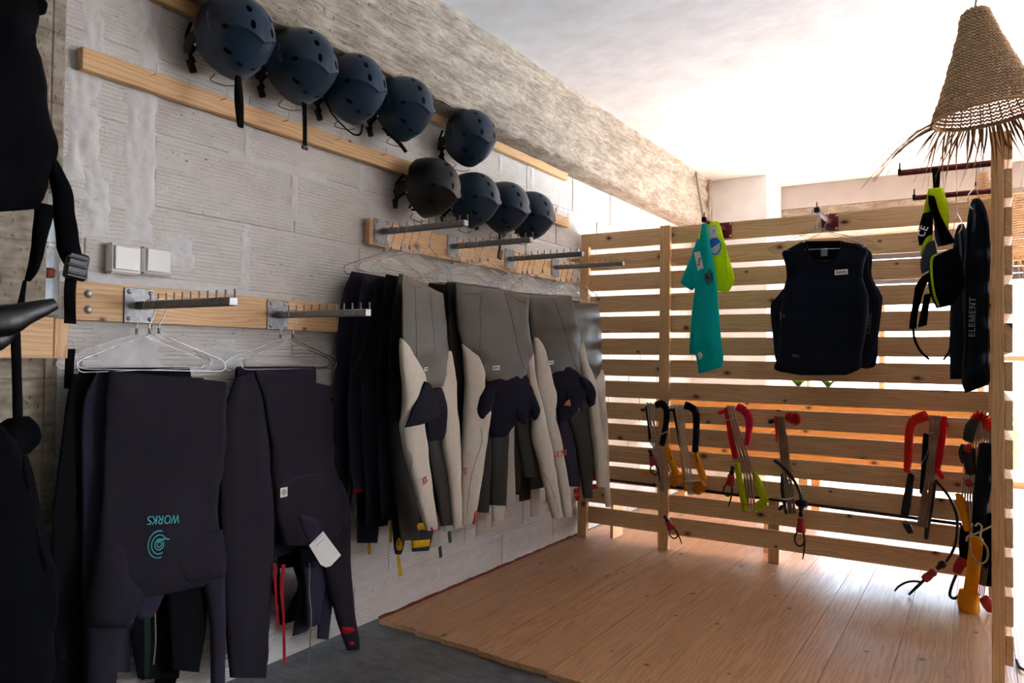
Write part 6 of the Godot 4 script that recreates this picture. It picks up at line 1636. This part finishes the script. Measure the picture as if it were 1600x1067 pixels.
	ruffle(t, "dark_grip", [[-0.028, 0.397, 0.02, 0.008], [-0.035, 0.359, 0.02, 0.009], [-0.026, 0.316, 0.02, 0.008]], M.rubber, 0.1)
	ruffle(t, "dark_grip", [[-0.005, 0.384, 0.03, 0.014], [-0.007, 0.329, 0.03, 0.016], [-0.002, 0.271, 0.03, 0.014]], M.rubber, 0.25)
	ruffle(t, "red_grip", [[-0.021, 0.396, 0.034, 0.01], [-0.011, 0.378, 0.036, 0.012], [0, 0.374, 0.036, 0.009]], M.release_red, 0.1)
	ruffle(t, "red_grip", [[-0.016, 0.252, 0.026, 0.009], [-0.009, 0.232, 0.026, 0.011], [0.002, 0.243, 0.026, 0.008]], M.release_red, 0.1)
	tb(t, "steel_ring", [[-0.032, 0.251, 0.03, 0.002], [-0.018, 0.275, 0.034, 0.002], [-0.005, 0.255, 0.034, 0.002], [-0.019, 0.229, 0.032, 0.002], [-0.032, 0.251, 0.03, 0.002]], M.wire, 6)
	ruffle(t, "amber_strap", [[-0.058, 0.169, 0.02, 0.01], [-0.044, 0.168, 0.024, 0.012], [-0.03, 0.11, 0.026, 0.011], [-0.014, 0.031, 0.024, 0.009]], M.float_yellow, 0.0, "amber strap")
	ruffle(t, "amber_bar", [[0.02, 0.019, 0.05, 0.017], [0.011, -0.067, 0.05, 0.018], [0.002, -0.162, 0.05, 0.018], [-0.005, -0.219, 0.05, 0.019]], M.float_yellow, 0.0, "amber bar end")
	ruffle(t, "bar_cap", [[-0.007, -0.209, 0.05, 0.026], [-0.012, -0.257, 0.05, 0.029], [-0.007, -0.299, 0.05, 0.027], [0, -0.319, 0.05, 0.018]], M.float_yellow, 0.0, "amber moulded bar tip")
	ruffle(t, "cap_rim", [[-0.032, -0.234, 0.05, 0.009], [-0.035, -0.272, 0.05, 0.009], [-0.023, -0.308, 0.05, 0.009], [-0.003, -0.322, 0.05, 0.008]], M.rubber, 0.0)
	bx(t, "cap_slot", at_of([[-0.012, -0.267, 0.074, 0.01]]), Vector3(0.018, 0.022, 0.006), M.rubber, 0.004)
	tb(t, "white_rope", [[-0.018, -0.001, 0.07, 0.004], [-0.013, 0.02, 0.078, 0.004], [0.014, 0.035, 0.08, 0.004], [0.043, 0.054, 0.076, 0.004], [0.07, 0.07, 0.06, 0.004]], M.rope_white, 8)
	tb(t, "white_rope", [[0.014, 0.065, 0.07, 0.004], [0.025, 0.079, 0.08, 0.004], [0.036, 0.064, 0.08, 0.004], [0.032, 0.021, 0.078, 0.004], [0.056, -0.024, 0.07, 0.004], [0.052, -0.072, 0.07, 0.004], [0.025, -0.085, 0.078, 0.004], [0.002, -0.051, 0.08, 0.004], [-0.004, -0.01, 0.078, 0.004]], M.rope_white, 8)
	ruffle(t, "dark_bundle", [[0.05, 0.116, 0, 0.026], [0.045, 0.008, 0, 0.03], [0.05, -0.099, 0, 0.028], [0.054, -0.192, 0, 0.022]], M.webbing, 0.25)
	ruffle(t, "dark_bundle", [[-0.024, 0.052, 0, 0.012], [-0.029, -0.03, 0, 0.013], [-0.024, -0.124, 0, 0.013]], M.webbing, 0.2)
	ruffle(t, "red_grip", [[-0.031, -0.085, 0.02, 0.012], [-0.045, -0.12, 0.02, 0.015], [-0.054, -0.154, 0.02, 0.012]], M.release_red, 0.1)
	ruffle(t, "red_grip", [[0.038, -0.235, 0.02, 0.013], [0.061, -0.265, 0.02, 0.018], [0.072, -0.292, 0.02, 0.012]], M.release_red, 0.1)
	tb(t, "loop", [[-0.056, -0.157, 0.03, 0.006], [-0.072, -0.205, 0.034, 0.006], [-0.079, -0.246, 0.036, 0.006], [-0.063, -0.256, 0.038, 0.006], [-0.042, -0.239, 0.038, 0.006]], M.rubber, 8)
	for k in 5:
		var rws := [[0.032, 0.02, 0.02, 0.002], [0.036, -0.069, 0.024, 0.002], [0.027, -0.162, 0.03, 0.002], [0.018, -0.231, 0.03, 0.002]]
		for r in rws:
			r[0] += 0.006 * k
		tb(t, "loose_line", rws, [M.cord_brown, M.cord_grey][k % 2], 5)


# ---------------------------------------------------------------- near left edge
func build_left_foreground() -> void:
	var t := thing("wall_board", "pine board on the concrete pillar at the left edge, black straps over it", "wall board", Vector3(0.06, 1.028, 3.55), 90.0)
	bx(t, "board", Vector3(0, 0.051, 0.0), Vector3(1.10, 0.102, 0.03), M.board2, 0.002)
	bx(t, "spacer_block", Vector3(0.569, 0.05, 0.0), Vector3(0.034, 0.1, 0.028), M.board0, 0.002)
	for x in [-0.3, 0.2]:
		bx(t, "batten", Vector3(x, 0.05, -0.03), Vector3(0.05, 0.08, 0.034), M.board1, 0.002)
	t = thing("harness", "black harness vest hanging high at the left edge, buckled strap trailing down", "harness", Vector3(0.2, 1.1, 3), 90, "black harnesses at the left edge")
	lf(t, "body", [[-0.355, 0.797, -0.126, 0.825, 0.1, 0.03], [-0.356, 0.69, -0.118, 0.753, 0.12, 0.04], [-0.354, 0.614, -0.128, 0.712, 0.13, 0.04], [-0.353, 0.563, -0.138, 0.646, 0.13, 0.04], [-0.351, 0.5, -0.135, 0.579, 0.13, 0.04], [-0.35, 0.436, -0.122, 0.518, 0.13, 0.04], [-0.348, 0.36, -0.103, 0.444, 0.12, 0.04], [-0.346, 0.296, -0.09, 0.381, 0.11, 0.04], [-0.345, 0.235, -0.102, 0.323, 0.09, 0.04], [-0.344, 0.207, -0.123, 0.264, 0.06, 0.04]], M.harness, 0.012, 2.8)
	lf(t, "collar_tip", [[-0.167, 0.727, -0.141, 0.732, 0.04, 0.06], [-0.156, 0.706, -0.123, 0.722, 0.04, 0.06], [-0.15, 0.685, -0.124, 0.699, 0.03, 0.06]], M.harness, 0.004)
	tb(t, "edge_piping", [[-0.156, 0.637, 0.07, 0.006], [-0.158, 0.571, 0.08, 0.006], [-0.147, 0.504, 0.08, 0.006], [-0.13, 0.431, 0.08, 0.006], [-0.102, 0.357, 0.07, 0.006]], M.webbing, 8)
	lf(t, "shoulder_strap", [[-0.117, 0.388, -0.089, 0.38, 0.03, 0.05], [-0.103, 0.333, -0.066, 0.338, 0.034, 0.05], [-0.093, 0.292, -0.053, 0.305, 0.034, 0.05], [-0.089, 0.241, -0.047, 0.256, 0.034, 0.05], [-0.079, 0.184, -0.037, 0.201, 0.032, 0.05], [-0.063, 0.147, -0.027, 0.163, 0.03, 0.05]], M.harness, 0.004)
	lf(t, "shoulder_strap", [[-0.126, 0.278, -0.088, 0.276, 0.03, 0.04], [-0.127, 0.236, -0.092, 0.237, 0.034, 0.04], [-0.131, 0.178, -0.104, 0.178, 0.03, 0.04], [-0.138, 0.128, -0.119, 0.124, 0.024, 0.04], [-0.145, 0.101, -0.133, 0.1, 0.016, 0.04]], M.harness, 0.004)
	lf(t, "webbing_tail", [[-0.148, 0.101, -0.14, 0.102, 0.006, 0.04], [-0.157, 0.055, -0.144, 0.053, 0.006, 0.04], [-0.162, 0.038, -0.149, 0.036, 0.006, 0.04]], M.webbing, 0.0)
	bx(t, "buckle", at_of([[-0.045, 0.142, 0.06, 0.01]]), Vector3(0.05, 0.062, 0.018), M.black_plastic, 0.005, Basis(Vector3.BACK, -0.15))
	for k in 3:
		bx(t, "buckle_bar", at_of([[-0.051, 0.141, 0.071, 0.01]]) + Vector3(0.002, 0.019 - 0.018 * k, 0.0), Vector3(0.046, 0.006, 0.008), M.black_plastic, 0.002, Basis(Vector3.BACK, -0.15))
	lf(t, "webbing_tail", [[-0.058, 0.129, -0.03, 0.129, 0.006, 0.04], [-0.056, 0.085, -0.03, 0.084, 0.006, 0.03], [-0.039, 0.035, -0.012, 0.033, 0.006, 0], [0.011, 0.016, 0.041, 0.015, 0.006, -0.1]], M.webbing, 0.0)
	lf(t, "webbing_tail", [[0.031, -0.048, 0.056, -0.047, 0.006, -0.13], [0.031, -0.088, 0.054, -0.088, 0.006, -0.13], [0.025, -0.146, 0.047, -0.15, 0.006, -0.12]], M.webbing, 0.0)
	t = thing("harness", "black harness slung low at the left edge, its bar poking out over the pine board", "harness", Vector3(0.26, 0.5, 3.05), 90, "black harnesses at the left edge")
	ruffle(t, "spreader_bar", [[-0.205, 0.597, 0.02, 0.02], [-0.146, 0.61, 0.02, 0.024], [-0.109, 0.626, 0.02, 0.018], [-0.071, 0.642, 0.02, 0.013], [-0.048, 0.652, 0.02, 0.009]], M.black_plastic, 0.05)
	ruffle(t, "spreader_bar", [[-0.196, 0.549, 0, 0.016], [-0.155, 0.57, 0, 0.018], [-0.13, 0.595, 0, 0.014]], M.black_plastic, 0.05)
	lf(t, "webbing_tail", [[-0.131, 0.605, -0.111, 0.606, 0.012, 0], [-0.126, 0.529, -0.107, 0.529, 0.012, 0], [-0.123, 0.474, -0.104, 0.473, 0.012, 0], [-0.119, 0.388, -0.099, 0.387, 0.012, 0]], M.webbing, 0.001)
	lf(t, "bag_neck", [[-0.132, 0.399, -0.092, 0.403, 0.05, 0], [-0.156, 0.377, -0.076, 0.377, 0.07, 0], [-0.168, 0.354, -0.075, 0.346, 0.08, 0], [-0.167, 0.324, -0.093, 0.317, 0.07, 0]], M.grey_cloth, 0.006)
	t.get_child(3).material_override = M.harness
	lf(t, "seat", [[-0.322, 0.405, -0.12, 0.385, 0.06, 0], [-0.321, 0.368, -0.101, 0.348, 0.1, 0], [-0.32, 0.306, -0.089, 0.291, 0.12, 0], [-0.318, 0.232, -0.07, 0.19, 0.13, 0], [-0.316, 0.158, -0.051, 0.116, 0.13, 0], [-0.315, 0.096, -0.031, 0.055, 0.12, 0], [-0.313, 0.035, -0.034, -0.044, 0.1, 0], [-0.311, -0.039, -0.035, -0.13, 0.1, 0], [-0.309, -0.138, -0.035, -0.243, 0.09, 0]], M.harness, 0.012, 2.8)
	tb(t, "edge_piping", [[-0.112, 0.321, 0.03, 0.006], [-0.103, 0.242, 0.04, 0.006], [-0.081, 0.142, 0.04, 0.006], [-0.063, 0.069, 0.04, 0.006]], M.webbing, 8)


# ---------------------------------------------------------------- straw lamps
func straw_lamp(label: String, at: Vector3, sc: float, leaves: int, rings: int, drop: float, lean: float) -> void:
	var t := thing("pendant_lamp", label, "lamp", at, 0.0, "woven straw pendant lamps")
	var prof := [[0.0001, 0.318], [0.022, 0.318], [0.036, 0.308], [0.042, 0.29], [0.046, 0.27], [0.055, 0.24], [0.068, 0.2], [0.086, 0.15], [0.104, 0.1], [0.124, 0.05], [0.146, 0.0], [0.149, -0.012]]
	var tilt := Basis(Vector3(0.3, 0, 1).normalized(), lean)
	var pr := crow(prof, 8)
	var lens := [0.0]
	for i in range(1, pr.size()):
		lens.append(lens[i - 1] + Vector2(pr[i][0] - pr[i - 1][0], pr[i][1] - pr[i - 1][1]).length())
	var b := Bag.new()
	var i := 1
	for k in rings:
		var want: float = lens[lens.size() - 1] * (k + 0.6) / rings
		while i < pr.size() - 1 and lens[i] < want:
			i += 1
		var f: float = (want - lens[i - 1]) / maxf(lens[i] - lens[i - 1], 1e-6)
		var r: float = lerpf(pr[i - 1][0], pr[i][0], f)
		var y: float = lerpf(pr[i - 1][1], pr[i][1], f)
		var n := clampi(int(r * TAU / 0.0125) , 8, 90)
		var seg := n * 4
		var pts := []
		var amp := 0.0030
		for j in seg + 1:
			var a := TAU * j / seg
			var w := sin(a * n + PI * (k % 2))
			var rr := r + 0.0012 * sin(a * 3.0 + k) + 0.0022 * cos(a * n + PI * (k % 2) * 0.5)
			pts.append(tilt * Vector3(rr * cos(a), y + amp * w, rr * sin(a)) * sc)
		b.tube(pts, lens[lens.size() - 1] / rings * 0.33 * sc, 5, false)
	part("woven_shade", b, M.straw, t)
	b = Bag.new()
	for k in 30:
		var pts := []
		var a := TAU * k / 30.0
		for q in range(2, pr.size(), 3):
			pts.append(tilt * Vector3((pr[q][0] - 0.003) * cos(a), pr[q][1], (pr[q][0] - 0.003) * sin(a)) * sc)
		b.tube(pts, 0.0022 * sc, 5)
	part("shade_rib", b, M.straw, t)
	var rim := []
	for k in 49:
		var a := TAU * k / 48
		rim.append(tilt * Vector3(0.15 * cos(a), -0.014, 0.15 * sin(a)) * sc)
	b = Bag.new()
	b.tube(rim, 0.005 * sc, 6, false)
	part("rim", b, M.straw, t)
	for k in leaves:  # dry palm strips fringing the rim
		var a := TAU * (k + rng.randf_range(-0.35, 0.35)) / leaves
		var ln := rng.randf_range(0.12, 0.25)
		var out := rng.randf_range(0.25, 1.0)
		var wd := rng.randf_range(0.0022, 0.0045)
		if sin(a) > 0.30:
			continue
		if sin(a) < -0.25:
			ln *= 0.72
		else:
			out = lerpf(out, 1.35, 0.6)
		var dirn := Vector3(cos(a), 0, sin(a))
		var sd := Vector3(-sin(a), 0, cos(a))
		var P := []
		var drift := rng.randf_range(-0.35, 0.35)
		for q in 9:
			var u := q / 8.0
			var c := dirn * (0.146 + ln * u * out * 0.9) + sd * drift * ln * u * u + Vector3(0, -0.014 - ln * (u * (1.05 - out * 0.8) + 0.45 * u * u), 0)
			var w := wd * (1.0 - 0.9 * u * u) * (0.7 + 0.6 * sin(PI * minf(u * 1.3, 1.0)))
			var up := Vector3(0, 1, 0) * 0.0009
			P.append(PackedVector3Array([tilt * (c - sd * w) * sc, tilt * (c + up * 2.0) * sc, tilt * (c + sd * w) * sc, tilt * (c - up) * sc]))
		b = Bag.new()
		b.grid(P, true)
		part("palm_strip", b, M.straw_dry, t)
	b = Bag.new()
	b.lathe([Vector2(0.0001, 0.0), Vector2(0.012, 0.002), Vector2(0.024, 0.014), Vector2(0.03, 0.034), Vector2(0.026, 0.056), Vector2(0.015, 0.074), Vector2(0.013, 0.088), Vector2(0.0001, 0.09)], tilt * Vector3(0, 0.04, 0) * sc, Basis.from_scale(Vector3.ONE * sc))
	part("bulb", b, M.bulb, t)
	b = Bag.new()
	b.lathe([Vector2(0.0001, 0.0), Vector2(0.018, 0.0), Vector2(0.02, 0.02), Vector2(0.014, 0.05), Vector2(0.004, 0.06), Vector2(0.0001, 0.06)], tilt * Vector3(0, 0.125, 0) * sc, Basis.from_scale(Vector3.ONE * sc))
	part("socket", b, M.ink_white, t)
	b = Bag.new()
	b.tube([tilt * Vector3(0, 0.18, 0) * sc, tilt * Vector3(0, 0.32, 0) * sc, Vector3(0, drop * 0.7, 0), Vector3(0, drop, 0)], 0.0028, 6)
	part("cord", b, M.pipe, t)


func build_lamps() -> void:
	straw_lamp("large woven straw pendant lamp with a ragged palm fringe, nearest the viewer", Vector3(2.04, 1.775, 1.42), 0.93, 135, 34, 0.74, 0.10)
	straw_lamp("small woven straw lamp glimpsed over the lower hook arm, far behind the partition", Vector3(2.035, 1.885, -0.8), 0.6, 0, 22, 0.615, 0.0)
	straw_lamp("woven straw lamp with a shaggy fringe behind the side panel at the right edge", Vector3(2.262, 1.80, -2.25), 1.3, 60, 26, 0.64, 0.05)


# ---------------------------------------------------------------- behind and outside
func build_outside() -> void:
	slab("terrace", Vector3(1.0, -0.13, -11.7), Vector3(60, 0.2, 16.0), M.terrace, "bright paved terrace outside the shop front", "terrace")
	slab("terrace_side", Vector3(20.0, -0.13, -1.2), Vector3(24.7, 0.2, 5.0), M.terrace, "bright paved yard outside the side window", "terrace")
	var t := thing("counter", "low pine-fronted counter behind the slatted partition, warm wood seen between its slats", "counter", Vector3(1.08, 0.0, -0.95))
	for k in 3:
		bx(t, "plank", Vector3(0, 0.465 + 0.142 * k, 0.0), Vector3(1.92, 0.139, 0.022), M.planter, 0.002)
	bx(t, "worktop", Vector3(0, 0.835, -0.24), Vector3(1.96, 0.03, 0.56), M.board1, 0.003)
	for x in [-0.93, 0.0, 0.93]:
		for z in [-0.04, -0.46]:
			bx(t, "leg", Vector3(x, 0.41, z), Vector3(0.055, 0.82, 0.055), M.board0, 0.003)
	for k in 2:
		var p := thing("potted_plant", ["small potted plant at the near middle of the counter, leaves seen between the slats", "small potted plant farther along the counter, behind the black vests"][k], "plant", Vector3([1.02, 1.2][k], 0.85, -1.12), 0.0, "counter plants")
		var pb := Bag.new()
		pb.lathe([Vector2(0.0001, 0.0), Vector2(0.036, 0.0), Vector2(0.044, 0.02), Vector2(0.047, 0.02), Vector2(0.047, 0.026), Vector2(0.04, 0.026), Vector2(0.0001, 0.02)], Vector3.ZERO)
		part("pot", pb, M.pot, p)
		for q in 9:
			var a := q * 2.4
			var lb := Bag.new()
			var L := rng.randf_range(0.07, 0.11)
			var P := []
			for g in 7:
				var u := g / 6.0
				var c := Vector3(cos(a) * 0.8, 1.5 - 0.9 * u, sin(a) * 0.8) * L * u + Vector3(0, 0.018, 0)
				var sd := Vector3(-sin(a), 0, cos(a)) * 0.018 * sin(PI * (0.06 + 0.94 * u)) + Vector3(0.0001, 0, 0)
				P.append(PackedVector3Array([c - sd, c + Vector3(0, -0.003, 0), c + sd]))
			lb.grid(P, false)
			part("leaf", lb, M.leaf, p)
	var gr := Bag.new()
	for k in 500:
		var c := Vector3(2.35 - rng.randf() * 1.3, -0.03, -5.0 + rng.randf_range(-0.12, 0.12))
		var h := rng.randf_range(0.70, 0.88)
		var lean := Vector3(rng.randf_range(-0.12, 0.12), h, rng.randf_range(-0.12, 0.12))
		gr.grid([PackedVector3Array([c + Vector3(-0.005, 0, 0), c + Vector3(0.005, 0, 0.001)]), PackedVector3Array([c + lean * 0.6 + Vector3(-0.004, 0, 0), c + lean * 0.6 + Vector3(0.004, 0, 0.001)]), PackedVector3Array([c + lean + Vector3(-0.0005, 0, 0), c + lean + Vector3(0.0005, 0, 0.001)])], false)
	solo("grass", gr, M.leaf, "tall green grass growing on the terrace outside the shop front", "grass", "", "stuff")
	# a grey conduit on the end of the concrete beam
	var b := Bag.new()
	b.tube([Vector3(0.165, 2.49, -1.63), Vector3(0.166, 2.4, -1.67), Vector3(0.168, 2.25, -1.76), Vector3(0.166, 2.08, -1.86), Vector3(0.166, 1.7, -1.9)], 0.009, 8)
	solo("conduit", b, M.pipe, "thin grey conduit hanging down the end of the concrete beam", "conduit")
	b = Bag.new()
	b.tube([Vector3(2.3, 0.006, 0.66), Vector3(2.2, 0.006, 0.78), Vector3(2.16, 0.008, 0.9), Vector3(2.135, 0.008, 0.86), Vector3(2.13, 0.01, 0.8)], 0.006, 8)
	b.tube([Vector3(2.3, 0.006, 0.66), Vector3(2.6, 0.006, 0.5), Vector3(3.1, 0.006, 0.4)], 0.006, 8)
	solo("cable", b, M.rubber, "dark cable lying on the planks beyond the side panel", "cable")
